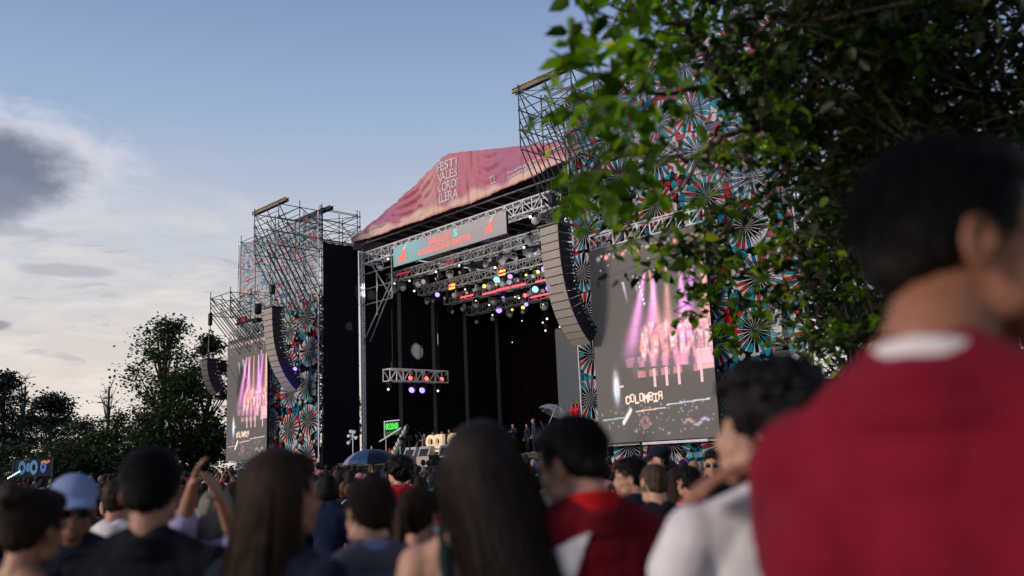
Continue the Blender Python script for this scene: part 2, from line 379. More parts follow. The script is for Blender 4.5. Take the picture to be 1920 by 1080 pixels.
# roof: two dark tarpaulin slopes, end beams; the pink fascia hangs on its front
ZE, ZP, UC = 17.0, 20.15, (UL + UR) / 2 - .4
rf = stage_empty('stage_roof', UC, DF, 0, 'dark gabled tarpaulin roof over the stage behind the pink fascia', 'roof')
M_TARP = mat('dark_tarpaulin', (.030, .022, .034), .8, var=.2, vscale=.5)
hw0, hw1 = UL - UC + .1, UR - UC - .1
for s_, hw in ((0, hw0), (1, hw1)):
    m = MB(); a = [(hw, .1, ZE), (0, .1, ZP), (0, 15.2, ZP), (hw, 15.2, ZE)]
    m.poly(a); m.poly([(p[0], p[1], p[2] + .05) for p in a][::-1])
    for i in range(4): j = (i + 1) % 4; m.poly([a[i], a[j], (a[j][0], a[j][1], a[j][2] + .05), (a[i][0], a[i][1], a[i][2] + .05)])
    m.build('tarpaulin', M_TARP, rf)
for yy in (.3, 4.0, 7.7, 11.4, 15.0):
    m = MB()
    for hw in (hw0, hw1):
        for k in range(9):
            a = k / 9; b_ = (k + 1) / 9
            p = Vector((hw * (1 - a), yy, ZE + (ZP - ZE) * a - .12)); q = Vector((hw * (1 - b_), yy, ZE + (ZP - ZE) * b_ - .12)); dn = Vector((0, 0, -.55))
            m.tube(p, q, .04, 4); m.tube(p + dn, q + dn, .04, 4); m.tube(p, p + dn, .025, 4); m.tube(p + dn, q, .025, 4)
    m.build('rafter', M_ALUD, rf)
m = MB()
for k in range(-8, 9): m.tube((k * 1.3, .2, ZE - .4), (k * 1.3, 15, ZE - .4), .03, 4)
m.tube((hw0, .3, ZE - .4), (hw1, .3, ZE - .4), .05); m.tube((hw0, 7.7, ZE - .4), (hw1, 7.7, ZE - .4), .05)
m.build('grid_beam', M_ALUD, rf)
# end caps over the eaves
for hw in (hw0, hw1): MB().box2((hw - .08, .0, ZE - .7), (hw + .08, 15, ZE + .1)).build('eave_beam', M_ALUD, rf)

# pink fascia ------------------------------------------------------
U0, U1 = UL - .05, -2.35; UPK = -12.9
def fas_top(u):
    l = np.interp(u, [U0, UPK - 3.2, UPK - .9, UPK, UPK + 1.2, U1], [17.15, 19.15, 20.05, 20.2, 20.0, 18.0])
    return l - .10 * np.sin(np.clip((u - U0) / (UPK - U0), 0, 1) * np.pi)
def fas_bot(u):
    x = (u - U0) / (U1 - U0); return 16.80 + .35 * x - .30 * np.sin(x * np.pi) + .03 * np.sin(u * 1.3) + .008 * np.sin(u * 5.3)
SW = [(-16.6, 1.8, 5.2, .09), (-15.2, .9, 6.5, .04), (-9.4, 1.2, 4.6, .07), (-5.2, .9, 3.6, .06), (-20.3, 2.0, 3.0, .04), (-7.6, .8, 2.6, .03)]
def fas_y(u, t):
    """t: 0 at the hem, 1 at the ridge"""
    y_ = np.zeros_like(u)
    for uc, w, fq, A in SW:
        q_ = ((u - uc) / w); e_ = np.exp(-q_ ** 2 * 1.2)
        ph = ((1 - t) * 3.0 + .55 * q_ ** 2) * fq * 1.55
        y_ += A * np.sin(ph + uc) * e_ * np.clip((1 - t) * 5, 0, 1) * np.clip(t * 2.6, 0, 1)
    for uf, A in ((-11.3, .12), (-10.9, .06), (-13.9, .08), (-3.4, .09), (-18.4, .05), (-6.5, .05)): y_ += A * np.exp(-((u - uf) / .14) ** 2)
    y_ += .035 * np.sin(u * 3.1 + t * 2) + .02 * np.sin(u * 8.3 - t * 3) + .10 * np.sin(u * .5)
    y_ += .05 * np.clip(1 - t / .06, 0, 1) ** 2
    return y_ + .012 * np.sin(u * 21 + t * 5)
def fas_fn(s, t):
    u = U0 + s * (U1 - U0); zb, zt = fas_bot(u), fas_top(u); return u - U0, -.05 + fas_y(u, t), zb + (zt - zb) * t - 16.0
def lerp3(a, b_, f): return a[None, :] + (b_ - a)[None, :] * f[:, None]
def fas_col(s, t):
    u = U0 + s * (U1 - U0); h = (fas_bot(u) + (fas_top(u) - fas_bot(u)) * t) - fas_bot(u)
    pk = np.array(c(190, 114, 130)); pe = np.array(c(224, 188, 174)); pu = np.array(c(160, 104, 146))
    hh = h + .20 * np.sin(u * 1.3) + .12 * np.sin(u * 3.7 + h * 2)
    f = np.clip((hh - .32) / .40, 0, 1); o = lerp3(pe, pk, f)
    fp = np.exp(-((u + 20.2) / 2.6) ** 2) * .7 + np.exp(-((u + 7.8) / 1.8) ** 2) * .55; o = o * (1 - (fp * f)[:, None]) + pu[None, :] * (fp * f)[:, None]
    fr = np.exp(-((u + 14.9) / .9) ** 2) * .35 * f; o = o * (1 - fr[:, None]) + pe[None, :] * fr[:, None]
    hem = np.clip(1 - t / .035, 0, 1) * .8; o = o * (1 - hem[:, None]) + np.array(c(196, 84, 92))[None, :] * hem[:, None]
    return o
M_FAS = attr_mat('fascia_fabric', 0, .55, spec=.25)
fas = stage_empty('stage_fascia', U0, DF - .1, 16.0, 'wrinkled pink and peach banner hung across the gable of the stage roof', 'banner')
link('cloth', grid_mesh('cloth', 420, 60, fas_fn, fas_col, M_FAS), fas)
M_WHT = mat('white_print', (.68, .60, .63), .7)
M_WHT2 = mat('faded_white_print', (.62, .54, .56), .7)
def on_fascia(o, du=0.0):
    for v in o.data.vertices:
        u = v.co.x; zb = float(fas_bot(np.array([u]))[0]); zt = float(fas_top(np.array([u]))[0]); t = (v.co.z - zb) / (zt - zb)
        yy = float(fas_y(np.array([u]), np.array([min(max(t, 0), 1)]))[0])
        v.co = Vector((u - U0, -.05 + yy - .03 + v.co.y, v.co.z - 16.0))
    return o
for i, w in enumerate(('FESTI', 'VALES', 'CORDI', 'LLERA')):
    o = fontmesh(w, .92, 'lettering', M_WHT, fas, extrude=.004, off=.018, xs=1.0)
    xs = [v.co.x for v in o.data.vertices]; wd = max(xs) - min(xs); cx = (max(xs) + min(xs)) / 2
    zz = [v.co.z for v in o.data.vertices]; cz = (max(zz) + min(zz)) / 2; hh = max(zz) - min(zz)
    for v in o.data.vertices:
        v.co.x = (v.co.x - cx) * (1.85 / wd) + (-13.15 + .03 * i); v.co.z = (v.co.z - cz) * (.58 / hh) + 19.55 - i * .665
    on_fascia(o)
m = MB(); rr = random.Random(3)                      # sponsor marks too faint to read: small white blocks
def mark(u_, z_, w_, h_): m.poly([(u_, 0, z_), (u_ + w_, 0, z_), (u_ + w_, 0, z_ + h_), (u_, 0, z_ + h_)])
uu = -8.9
for g_ in ((-9.35, .42, .42), ):
    for a in range(3):
        for b_ in range(3):
            if (a, b_) != (1, 1): mark(g_[0] + a * .15, float(fas_bot(np.array([g_[0]]))[0]) + .55 + b_ * .17, .11, .12)
for row, (ua, ub, dz, h_) in enumerate(((-7.9, -5.1, .72, .16), (-7.9, -5.9, .48, .13), (-4.9, -3.1, .80, .22), (-21.5, -19.6, .55, .12), (-22.9, -22.3, .45, .25))):
    u_ = ua
    while u_ < ub:
        w_ = rr.uniform(.07, .16); mark(u_, float(fas_bot(np.array([u_]))[0]) + dz, w_, h_ * rr.uniform(.7, 1)); u_ += w_ + .05
o = m.build('sponsor_mark', M_WHT2, fas); on_fascia(o)
# =====================================================================
# scaffold towers
# =====================================================================
def scaffold(name, u0, u1, d0, d1, z0, z1, nu, nd, lift, label, diag=True, proud=1.0, mt=None, r=.032, cat='scaffold', skipdeck=False, diag_d=True):
    o = stage_empty(name, u0, d0, z0, label, cat); mt = mt or M_STEEL
    us = [i * (u1 - u0) / nu for i in range(nu + 1)]; ds = [j * (d1 - d0) / nd for j in range(nd + 1)]; H_ = z1 - z0
    nl = max(1, round(H_ / lift)); zs = [k * H_ / nl for k in range(nl + 1)]
    for u in us:
        for d in ds:
            mb = MB().tube((u, d, 0), (u, d, H_ + proud * random.uniform(.3, 1)), r)
            for z_ in zs[1:]: mb.lathe([(r, -.03), (r * 2, -.03), (r * 2, .03), (r, .03)], (u, d, z_), 6)
            mb.build('upright', mt, o)
    mb = MB()
    for z_ in zs[1:] if z0 == 0 else zs:
        for d in ds: mb.tube((0, d, z_), (us[-1], d, z_), r * .85, 4)
        for u in us: mb.tube((u, 0, z_), (u, ds[-1], z_), r * .85, 4)
        if z_ != zs[-1]:
            for d in ds: mb.tube((0, d, z_ + H_ / nl * .5), (us[-1], d, z_ + H_ / nl * .5), r * .7, 4)
    mb.build('ledger_grid', mt, o)
    if diag:
        mb = MB()
        for d in ds:
            for i in range(nu):
                for k in range(nl):
                    if (i + k) % 2 == 0 or random.random() < .4: mb.tube((us[i], d + .04, zs[k + 1]), (us[i + 1], d + .04, zs[k]), r * .8, 4)
                    elif random.random() < .5: mb.tube((us[i], d + .04, zs[k]), (us[i + 1], d + .04, zs[k + 1]), r * .8, 4)
        if diag_d:
            for i, u in enumerate(us):
                for j in range(nd):
                    for k in range(nl):
                        if (i + j + k) % 2: mb.tube((u + .04, ds[j], zs[k]), (u + .04, ds[j + 1], zs[k + 1]), r * .8, 4)
                        else: mb.tube((u + .04, ds[j], zs[k + 1]), (u + .04, ds[j + 1], zs[k]), r * .8, 4)
        mb.build('brace_lattice', mt, o)
    return o
TW0, TW1, TR0, TR1 = -35.1, -23.75, -1.0, 10.75
scaffold('scaffold_tower', TW0, TW1, .15, 3.0, 0, 18.9, 5, 1, 2.0, 'tall steel scaffold tower at left, draped in printed mesh beside the dark curtain')
scaffold('scaffold_tower', TR0, TR1, .15, 3.2, 0, 19.4, 5, 1, 2.0, 'tall steel scaffold tower at right behind the big screen, half hidden by foliage')
scaffold('scaffold_tower', TR1 + .1, TR1 + 3.4, 3.6, 9.0, 0, 17.5, 2, 2, 2.0, 'bare scaffold showing through the branches right of the printed tower')
# forward cantilevers that carry the loudspeakers: box frame plus raking struts down to the tower
def cantilever(u0, u1, d0, z0, z1, drop, label, beams=True, nd=2, n=3):
    o = scaffold('cantilever_frame', u0, u1, d0, 0, z0, z1, 1, nd, .9, label, proud=.5, r=.036)
    mb = MB(); w = u1 - u0
    for i in range(n):
        u = w * i / (n - 1)
        for k in range(5):
            a = k * (z1 - z0) / 4.0
            mb.tube((u, 0.02, a), (u, -d0 + .1, a - drop), .034, 5)
    mb.tube((0, -d0 * .5, -drop * .5), (w, -d0 * .5, -drop * .5), .03); mb.tube((0, -d0 * .5, -drop * .3), (w, -d0 * .5, -drop * .7), .03)
    mb.build('raking_strut', M_STEEL, o)
    if beams:
        for dd in (.05, -d0 + .3):
            mb = MB()
            for q in (0, .22):
                mb.box2((-.5, dd + q, z1 - z0 + .05), (w + .7, dd + q + .1, z1 - z0 + .09)); mb.box2((-.5, dd + q, z1 - z0 + .25), (w + .7, dd + q + .1, z1 - z0 + .29)); mb.box2((-.5, dd + q + .04, z1 - z0 + .085), (w + .7, dd + q + .06, z1 - z0 + .255))
            mb.build('steel_beam', M_WOOD if dd < 1 else M_BLK, o)
    return o
cantilever(-26.9, -23.7, -3.1, 15.9, 18.7, 5.5, 'scaffold frame cantilevered from the top of the left printed tower')
cantilever(-1.2, 2.2, -3.1, 16.0, 18.9, 5.5, 'scaffold frame jutting against the sky from the top of the right tower')
scaffold('scaffold_bay', -25.9, -23.72, 0.2, 3.2, 16.7, 18.8, 1, 1, .8, 'open scaffold frame above the dark side curtain beside the pink fascia', proud=.6)
d_, z_ = on_u(395, 560, -33.2); cz = z_
cantilever(-33.2, -30.2, d_, cz - 1.25, cz, 3.6, 'low scaffold frame jutting out left above the smaller far screen', beams=False, nd=2)
D_OUT = d_

# printed fabrics
def fabric(u0, u1, z0, z1, d, mt, label, nx, nz, seams):
    o = stage_empty('printed_fabric', u0, d, 0, label, 'fabric')
    ph = RNG.uniform(0, 6, 4)
    def fn(s, t):
        x = s * (u1 - u0); z = z0 + t * (z1 - z0)
        y_ = .07 * np.sin(x * 2.75 + ph[0]) * np.sin(z * 1.6 + ph[1]) + .02 * np.sin(x * 6 + z * 2 + ph[2])
        return x, y_, z + .05 * np.sin(x * 2.7) * (t > .99)
    link('cloth', grid_mesh('cloth', nx, nz, fn, None, mt), o)
    for s_ in seams: MB().tube((s_, -.07, 0), (s_, -.07, z1 + .4), .035).build('edge_pole', M_ALU, o)
    mb = MB()
    for x_ in np.arange(0, u1 - u0 + .01, (u1 - u0) / 5):
        for z in np.arange(z0, z1, 1.0): mb.box((x_, -.05, z), (.12, .02, .05))
    mb.build('cable_tie', M_BLK, o)
    return o
fabric(TW0, TW1, .1, 18.6, -.02, M_PRINT_L, 'see-through printed mesh of red and teal bursts on the left tower', 60, 90, (0, 11.3))
fabric(TR0, TR1, .1, 19.3, -.02, M_PRINT_R, 'printed fabric of red, teal and white bursts behind the big right screen', 60, 90, (0, 11.7))
# =====================================================================
# video screens: painted picture of the show, as the LED wall displays it
# =====================================================================
def screen_picture(nx, nz, seed=5):
    rg = np.random.default_rng(seed)
    X, Z = np.meshgrid(np.linspace(0, 1, nx + 1), np.linspace(0, 1, nz + 1))   # Z = 0 bottom
    img = np.zeros((nz + 1, nx + 1, 3)); asp = 6.5 / 9.0
    def add(mask, col, k=1.0): img[...] += mask[..., None] * np.array(col)[None, None, :] * k
    def mixin(mask, col): img[...] = img * (1 - mask[..., None]) + np.array(col)[None, None, :] * mask[..., None]
    def gs(x, z, sx, sz): return np.exp(-((X - x) / sx) ** 2 - ((Z - z) / sz) ** 2)
    for x0, x1, col, wd, k in ((.50, .33, (1., .35, .8), .055, .9), (.585, .50, (1., .30, .75), .05, .9), (.68, .66, (1., .42, .35), .04, .55), (.79, .80, (1., .35, .85), .05, .8),
                               (.90, .78, (.85, .25, .9), .06, .8), (.97, .99, (1., .45, .35), .06, .9), (.54, .60, (1., .45, .35), .035, .5)):
        t = np.clip((.83 - Z) / .40, 0, 1); xc = x0 + (x1 - x0) * t; w = .008 + wd * t
        m_ = np.exp(-((X - xc) / w) ** 2) * (Z < .83) * np.clip((Z - .36) / .14, 0, 1) * (1.1 - .55 * t); add(m_, col, k)
    for x0, x1, z0 in ((.30, .335, .80), (.40, .435, .82), (.86, .84, .86)):
        t = np.clip((z0 - Z) / .12, 0, 1); xc = x0 + (x1 - x0) * t
        add(np.exp(-((X - xc) / .010) ** 2) * (Z < z0) * np.clip(1 - t, 0, 1), (.7, .6, .7), .8)
    for k in range(7): add(gs(.43 + .008 * k, .80 - .022 * k, .007, .006), (.8, .9, 1), 1)
    # stage glow and performers
    add(np.clip((X - .42) / .2, 0, 1) * np.exp(-((Z - .47) / .085) ** 2), (1., .32, .42), .55)
    flr = (Z > .335 + .04 * (1 - X)) & (Z < .40 + .03 * X) & (X > .28 + (.40 - Z) * .2)
    mixin(flr * .85 * np.clip((X - .2) / .3, .3, 1), (.80, .26, .44))
    for k in range(240):
        x = rg.uniform(.42, 1); z = rg.uniform(.40, .56); col = [(1, .45, .5), (1, .7, .75), (.5, .12, .2), (.2, .08, .12), (.9, .3, .25)][rg.integers(5)]
        mixin(np.clip(gs(x, z, rg.uniform(.006, .018), rg.uniform(.006, .02)) * 1.3, 0, 1) * .8, col)
    for x in (.50, .585, .66, .735, .80, .87, .94):           # standing band, dark
        z = .455 + .01 * math.sin(x * 40); mixin(np.clip(gs(x, z, .012, .045) * 1.5, 0, 1) * .75, (.10, .04, .07)); mixin(np.clip(gs(x, z + .055, .009, .012) * 1.5, 0, 1), (.55, .25, .22))
    for x in (.37, .47, .57, .67, .83):                        # front row behind music stands
        mixin(np.clip(gs(x, .355, .028, .040) * 1.7, 0, 1) * .95, (.05, .035, .05)); mixin(np.clip(gs(x + .005, .405, .012, .014) * 1.6, 0, 1), (.10, .05, .06))
        mixin(((abs(X - x - .045) < .035) & (abs(Z - .325) < .018)) * .8, (.55, .16, .16))
    for x in (.52, .62, .72, .90): mixin(((abs(X - x) < .011) & (abs(Z - .30) < .045)) * .9, (.75, .42, .46))
    mixin(((X > .87) & (Z > .315) & (Z < .41)) * .75, (.75, .42, .44))
    # singer in a white suit
    mixin(np.clip(gs(.185, .270, .022, .055) * 1.9, 0, 1), (.62, .66, .80)); mixin(np.clip(gs(.178, .338, .012, .014) * 1.6, 0, 1), (.45, .22, .18)); mixin(((abs(Z - .275) < .006) & (X > .19) & (X < .25)) * .9, (.7, .5, .5))
    mixin(((abs(X - .186) < .0025) & (Z < .26) & (Z > .21)) * .9, (.12, .12, .2))
    # gear, rails and lights of the lower third
    for x0, x1, z, col in ((.04, .24, .115, (.35, .42, .40)), (.34, .60, .145, (.75, .45, .40)), (.60, .95, .165, (.55, .55, .66))):
        mixin(((abs(Z - z - (X - x0) * .03) < .0035) & (X > x0) & (X < x1)) * .8, col)
    for k in range(16):
        t = k / 15; mixin(np.clip(gs(.23 + .07 * t, .095 + .06 * t, .008, .008) * 1.6, 0, 1), (.75, .68, .62))
    for k in range(80):
        x, z = rg.uniform(.03, .97), rg.uniform(.03, .18); col = [(.6, .5, .5), (.65, .25, .2), (.4, .4, .6), (.3, .55, .5)][rg.integers(4)]
        mixin(np.clip(gs(x, z, rg.uniform(.003, .008), rg.uniform(.002, .006)) * 1.4, 0, 1) * .42, col)
    for x, z, rr_ in ((.42, .09, .035), (.42, .09, .022)):
        ring = np.exp(-((np.sqrt(((X - x)) ** 2 + ((Z - z) / asp * .9) ** 2) - rr_) / .004) ** 2); mixin(np.clip(ring, 0, 1) * .5, (.5, .2, .18))
    for k in range(10): mixin(np.clip(gs(.74 + .02 * k, .075 + .014 * math.sin(k), .014, .006), 0, 1) * .6, (.7, .55, .85) if k > 4 else (.75, .35, .25))
    # row of red and white lamps at the top
    for k in range(13):
        x = .09 + .075 * k; z = .945 - .0 * k; mixin(np.clip(gs(x, z, .016, .011) * (1.5 if k % 2 else .5), 0, 1) * .9, (1., .30, .24) if k % 2 else (.8, .7, .75))
        mixin(np.clip(gs(x + .03, z + .012, .006, .004) * 1.4, 0, 1), (.75, .72, .85))
    for k in range(22): mixin(np.clip(gs(rg.uniform(.05, .95), rg.uniform(.86, .97), .005, .004) * 1.4, 0, 1) * .7, (.6, .55, .65))
    # COLOMBIA lettering on the picture, 5 x 7 pixel glyphs
    G = {'C': '01110 10001 10000 10000 10000 10001 01110', 'O': '01110 10001 10001 10001 10001 10001 01110', 'L': '10000 10000 10000 10000 10000 10000 11111',
         'M': '10001 11011 10101 10101 10001 10001 10001', 'B': '11110 10001 10001 11110 10001 10001 11110', 'I': '11111 00100 00100 00100 00100 00100 11111', 'A': '01110 10001 10001 11111 10001 10001 10001'}
    for i, ch in enumerate('COLOMBIA'):
        for r_, row in enumerate(G[ch].split()):
            for q, bit in enumerate(row):
                if bit == '1':
                    x = .265 + i * .040 + q * .0068; z = .222 + .008 * (i % 2) - r_ * .0058
                    mixin(((abs(X - x) < .0052) & (abs(Z - z) < .0042)) * 1.0, (.92, .60, .48))
    g_ = rg.normal(1, .05, img.shape[:2]); lines = 1 - .05 * ((np.arange(nz + 1) % 3 == 0)[:, None])
    seam_ = np.where((np.arange(nz + 1) % 18 == 0)[:, None] | (np.arange(nx + 1) % 19 == 0)[None, :], .72, 1.0); img = np.clip(img, 0, 1.6) * (g_ * lines * seam_)[..., None]
    img += np.array([.018, .017, .017]) * rg.uniform(.6, 1.4, img.shape[:2])[..., None]
    return np.clip(img, 0, 2)
SNX, SNZ = 230, 320
PIC = screen_picture(SNX, SNZ)
M_LED = attr_mat('led_wall', 1.15, .55, diff=.122, spec=.2)
SCR_ME = grid_mesh('display', SNX, SNZ, lambda s, t: (s * 6.5, s * 0, t * 9.0), lambda s, t: PIC[np.rint(t * SNZ).astype(int), np.rint(s * SNX).astype(int)], M_LED, False)
SD = -.75
def screen(pxs, label):
    (a, b_, c_, d_) = pxs                                   # bottom-left, bottom-right, top-right, top-left
    pts = [on_d(*q, SD) for q in pxs]
    u0 = (pts[0][0] + pts[3][0]) / 2; u1 = (pts[1][0] + pts[2][0]) / 2; z0 = (pts[0][1] + pts[1][1]) / 2; z1 = (pts[2][1] + pts[3][1]) / 2
    o = stage_empty('video_screen', u0, SD, z0, label, 'screen'); w, h = u1 - u0, z1 - z0
    s = link('display', SCR_ME, o); s.scale = (w / 6.5, 1, h / 9.0); s.location = (0, -.03, 0)
    MB().box2((0, 0, 0), (w, .16, h)).build('cabinet', M_BLK, o)
    m = MB()
    for k in range(1, 10): m.box((w / 2, .2, h * k / 10), (w, .06, .06))
    m.box2((-.03, .3, -.12), (w + .03, .4, -.02)); m.build('support_rail', M_ALU, o)
    m = MB(); n = 9
    for k in range(n + 1):
        x_ = w * k / n; m.tube((x_, .1, h + .05), (x_, .1, h + .75), .03, 4)
        if k < n: m.tube((x_, .1, h + .05), (x_ + w / n, .1, h + .75), .022, 4)
    m.tube((0, .1, h + .06), (w, .1, h + .06), .04); m.tube((0, .1, h + .75), (w, .1, h + .75), .04); m.tube((0, .5, h + .75), (w, .5, h + .75), .04)
    m.build('hanging_truss', M_ALU, o)
    print('SCREEN', round(u0, 2), round(w, 2), round(z0, 2), round(h, 2)); return o
screen([(1125, 831), (1357, 820), (1313, 423), (1104, 467)], 'giant video screen at right showing pink-lit band and a white-suited singer')
screen([(425, 868), (505, 857), (498, 622), (427, 641)], 'narrow-looking far video screen at left beyond the curved loudspeakers')
# black drip pipe / ballast frame under the right screen
o = stage_empty('support_frame', 3.2, -1.1, 0, 'black pipe frame on the fabric below the right edge of the big screen', 'frame')
MB().tube((0, 0, 0), (0, 0, 2.2), .07, 6).build('post', M_BLK, o); MB().tube((.1, 0, 2.1), (3.4, 0, 2.1), .06, 6).build('crossbar', M_ALU, o)

# LED banner ---------------------------------------------------------
bd = DF - .45
q_ = [on_d(*p, bd) for p in ((738, 498), (950, 441), (950, 400), (738, 460))]
u0 = (q_[0][0] + q_[3][0]) / 2; u1 = (q_[1][0] + q_[2][0]) / 2; z0 = (q_[0][1] + q_[1][1]) / 2; z1 = (q_[2][1] + q_[3][1]) / 2; BW, BH = u1 - u0, z1 - z0
bn = stage_empty('led_banner', u0, bd, z0, 'long LED banner under the roof reading BILLOS CARACAS BOYS in red', 'banner')
def bn_col(s, t):
    te = np.array(c(70, 168, 172)); gr = np.array(c(138, 132, 136)); pu = np.array(c(120, 128, 158))
    f = np.clip((s - .20) / .16 + .35 * (t - .5), 0, 1); o = lerp3(te, pu, f); f2 = np.clip((s - .30) / .12, 0, 1); o = o * (1 - f2[:, None]) + gr[None, :] * f2[:, None]
    o = o * (1 + .06 * RNG.standard_normal(len(s)))[:, None]; return np.clip(o, 0, 1) * (.88 + .2 * t)[:, None]
M_BAN = attr_mat('banner_led', .62, .5, diff=.22)
link('display', grid_mesh('display', 200, 26, lambda s, t: (s * BW, s * 0 - .02, t * BH), bn_col, M_BAN, False), bn)
MB().box2((0, .0, 0), (BW, .14, BH)).build('cabinet', M_BLK, bn)
M_LRED = mat('led_red', (.3, .05, .04), .6, emis=(1.0, .16, .13), es=.9)
M_LTEA = mat('led_teal', (.05, .3, .3), .6, emis=(.12, .62, .55), es=.9)
M_LWHT = mat('led_white', (.5, .5, .5), .6, emis=(.9, .8, .75), es=.7)
fontmesh('BILLO', .50, 'lettering', M_LRED, bn, .004, off=.024, xs=1.36, loc=(BW * .44, -.035, BH * .70), spacing=1.15)
fontmesh('S', .58, 'lettering', M_LTEA, bn, .004, off=.022, xs=1.15, loc=(BW * .585, -.035, BH * .73))
fontmesh('CARACAS BOYS', .47, 'lettering', M_LRED, bn, .004, off=.022, xs=1.32, loc=(BW * .475, -.035, BH * .32), spacing=1.15)
def emblem(cx, cz, s, nm):
    m = MB(); rr = random.Random(nm)
    for k in range(9):                                       # feathered red plume
        a = R(-150 + k * 26); L = s * (.42 + .2 * math.sin(k * 1.9)); w = s * .13
        e = Vector((math.cos(a), 0, math.sin(a))); n_ = Vector((-e.z, 0, e.x)); c_ = Vector((cx, -.035 - .001 * k, cz))
        m.poly([c_ + n_ * w * .3, c_ - n_ * w * .3, c_ + e * L * .6 - n_ * w, c_ + e * L, c_ + e * L * .6 + n_ * w])
    m.build('emblem', M_LRED, bn)
    m = MB()
    for k in range(4): m.poly([(cx + s * (.15 + .1 * k), -.048, cz + s * (.3 + .12 * k)), (cx + s * (.42 + .1 * k), -.048, cz + s * (.46 + .1 * k)), (cx + s * (.2 + .1 * k), -.048, cz + s * (.40 + .1 * k))])
    m.build('emblem', M_LWHT, bn)
emblem(BW * .085, BH * .45, 1.05, 1); emblem(BW * .86, BH * .52, .85, 2)
# =====================================================================
# trusses
# =====================================================================
def truss(p, q, size, label, name='box_truss', mt=None, r=.032, n=None, cat='truss', group=None):
    """box truss between two stage points (u, d, z)"""
    mt = mt or M_ALU; o = stage_empty(name, p[0], p[1], p[2], label, cat, group)
    a = Vector((0, 0, 0)); b_ = Vector((q[0] - p[0], q[1] - p[1], q[2] - p[2])); L = b_.length; dr = b_.normalized()
    sd_ = dr.cross(Vector((0, 0, 1))).normalized() if abs(dr.z) < .9 else Vector((1, 0, 0)); up = sd_.cross(dr).normalized()
    h = size / 2; cs = [sd_ * x_ * h + up * z_ * h for x_, z_ in ((-1, -1), (1, -1), (1, 1), (-1, 1))]
    if name == 'box_truss': r = .042 if size < .7 else .055
    for c_ in cs: MB().tube(a + c_, b_ + c_, r, 5).build('chord', mt, o)
    n = n or max(2, round(L / size)); m = MB()
    for i in range(n + 1):
        t = dr * (L * i / n)
        for j in range(4): m.tube(t + cs[j], t + cs[(j + 1) % 4], r * .62, 4, cap=False)
        if i < n:
            t2 = dr * (L * (i + 1) / n)
            for j in range(4):
                k = (j + 1) % 4
                if (i + j) % 2: m.tube(t + cs[j], t2 + cs[k], r * .62, 4, cap=False)
                else: m.tube(t + cs[k], t2 + cs[j], r * .62, 4, cap=False)
    m.build('web_lattice', mt, o); return o
TRS = []
for (a, b_, d, size, lab) in (((688, 482), (1043, 378), 3.3, .75, 'front roof truss crossing behind the long LED banner'),
                              ((728, 522), (1062, 432), 5.6, .62, 'second lighting truss just below the LED banner'),
                              ((790, 548), (1064, 474), 8.0, .60, 'third lighting truss, hung with white and violet lamps'),
                              ((838, 566), (1066, 507), 10.4, .60, 'fourth lighting truss, the one above the red light bars'),
                              ((880, 586), (1068, 541), 12.8, .60, 'rearmost lighting truss of the stage, lowest in the picture')):
    ua, za = on_d(*a, d); ub, zb_ = on_d(*b_, d); zz = (za + zb_) / 2; TRS.append((ua, ub, d, zz))
    truss((ua, d, zz), (ub, d, zz), size, lab, mt=M_ALU)
    print('TRUSS', round(ua, 1), round(ub, 1), d, round(zz, 2))
# upstage to downstage trusses between them
for i, uu in enumerate((-18.5, -13.0, -7.5, -3.6)):
    truss((uu, 3.8, TRS[0][3] - .2), (uu, 13.2, TRS[0][3] - .2), .5, ('first', 'second', 'third', 'fourth')[i] + ' cross truss from the left running from front to rear under the roof', mt=M_ALUD)
# side truss with the red and violet lamps at the left
da, za = on_u(725, 706, -21.4); db, zb_ = on_u(833, 706, -21.4); SZ = (za + zb_) / 2 + .02
side = truss((-21.4, da, SZ), (-21.4, db, SZ), .78, 'short hanging truss low at stage left holding three red lamps', n=9)
for dd in (da + .5, db - .5):
    o = stage_empty('lifting_chain', -21.4, dd, SZ + .45, 'thin black chain holding up the %s end of the short hanging truss' % ('near' if dd < da + 1 else 'far'), 'chain')
    MB().tube((0, 0, 0), (0, 0, 11.6 - SZ), .03).build('chain', M_BLK, o); MB().box((0, 0, .25), (.2, .2, .35)).build('hook_block', M_BLK, o)
# roof support columns along the left wall and the rear
tops = [(2.95, 'nearest'), (6.0, 'second'), (9.0, 'third'), (12.0, 'fourth'), (15.2, 'fifth')]
for d, w in tops:
    truss((UL + .45, d, DECK + .01), (UL + .45, d, 16.2 if d < 4 else 13.6), .20 if d < 4 else .15, w + ' upright truss column from the audience along the left stage wall', 'truss_column', M_ALU if d < 4 else M_ALUD, .02 if d < 4 else .014, cat='column')
for uu, w in ((-17.2, 'left'), (-9.8, 'right')):
    truss((uu, 16.4, DECK + .01), (uu, 16.4, 13.0), .3, w + ' one of two upright trusses against the rear backdrop', 'truss_column', M_STEEL, .028, cat='column')
# knee braces in the top left corner of the stage mouth
o = stage_empty('corner_bracket', UL + .5, 2.9, 12.2, 'triangular pipe bracket in the upper left corner of the stage mouth', 'bracket')
m = MB()
for k in range(4): m.tube((0, 0, .2 + k * 1.05), (3.4 - k * .0, 0, .2 + k * 1.05), .04, 5)
m.tube((0, 0, 4.2), (3.4, 0, .2), .05); m.tube((3.4, 0, .2), (3.4, 0, 3.4), .05); m.tube((0, 0, -2.4), (3.2, 0, 1.2), .045); m.tube((0, .6, -2.2), (2.6, .6, 1.2), .045); m.tube((1.7, 0, -.7), (1.7, 0, 2.3), .04)
m.build('tube_lattice', M_ALUD, o)

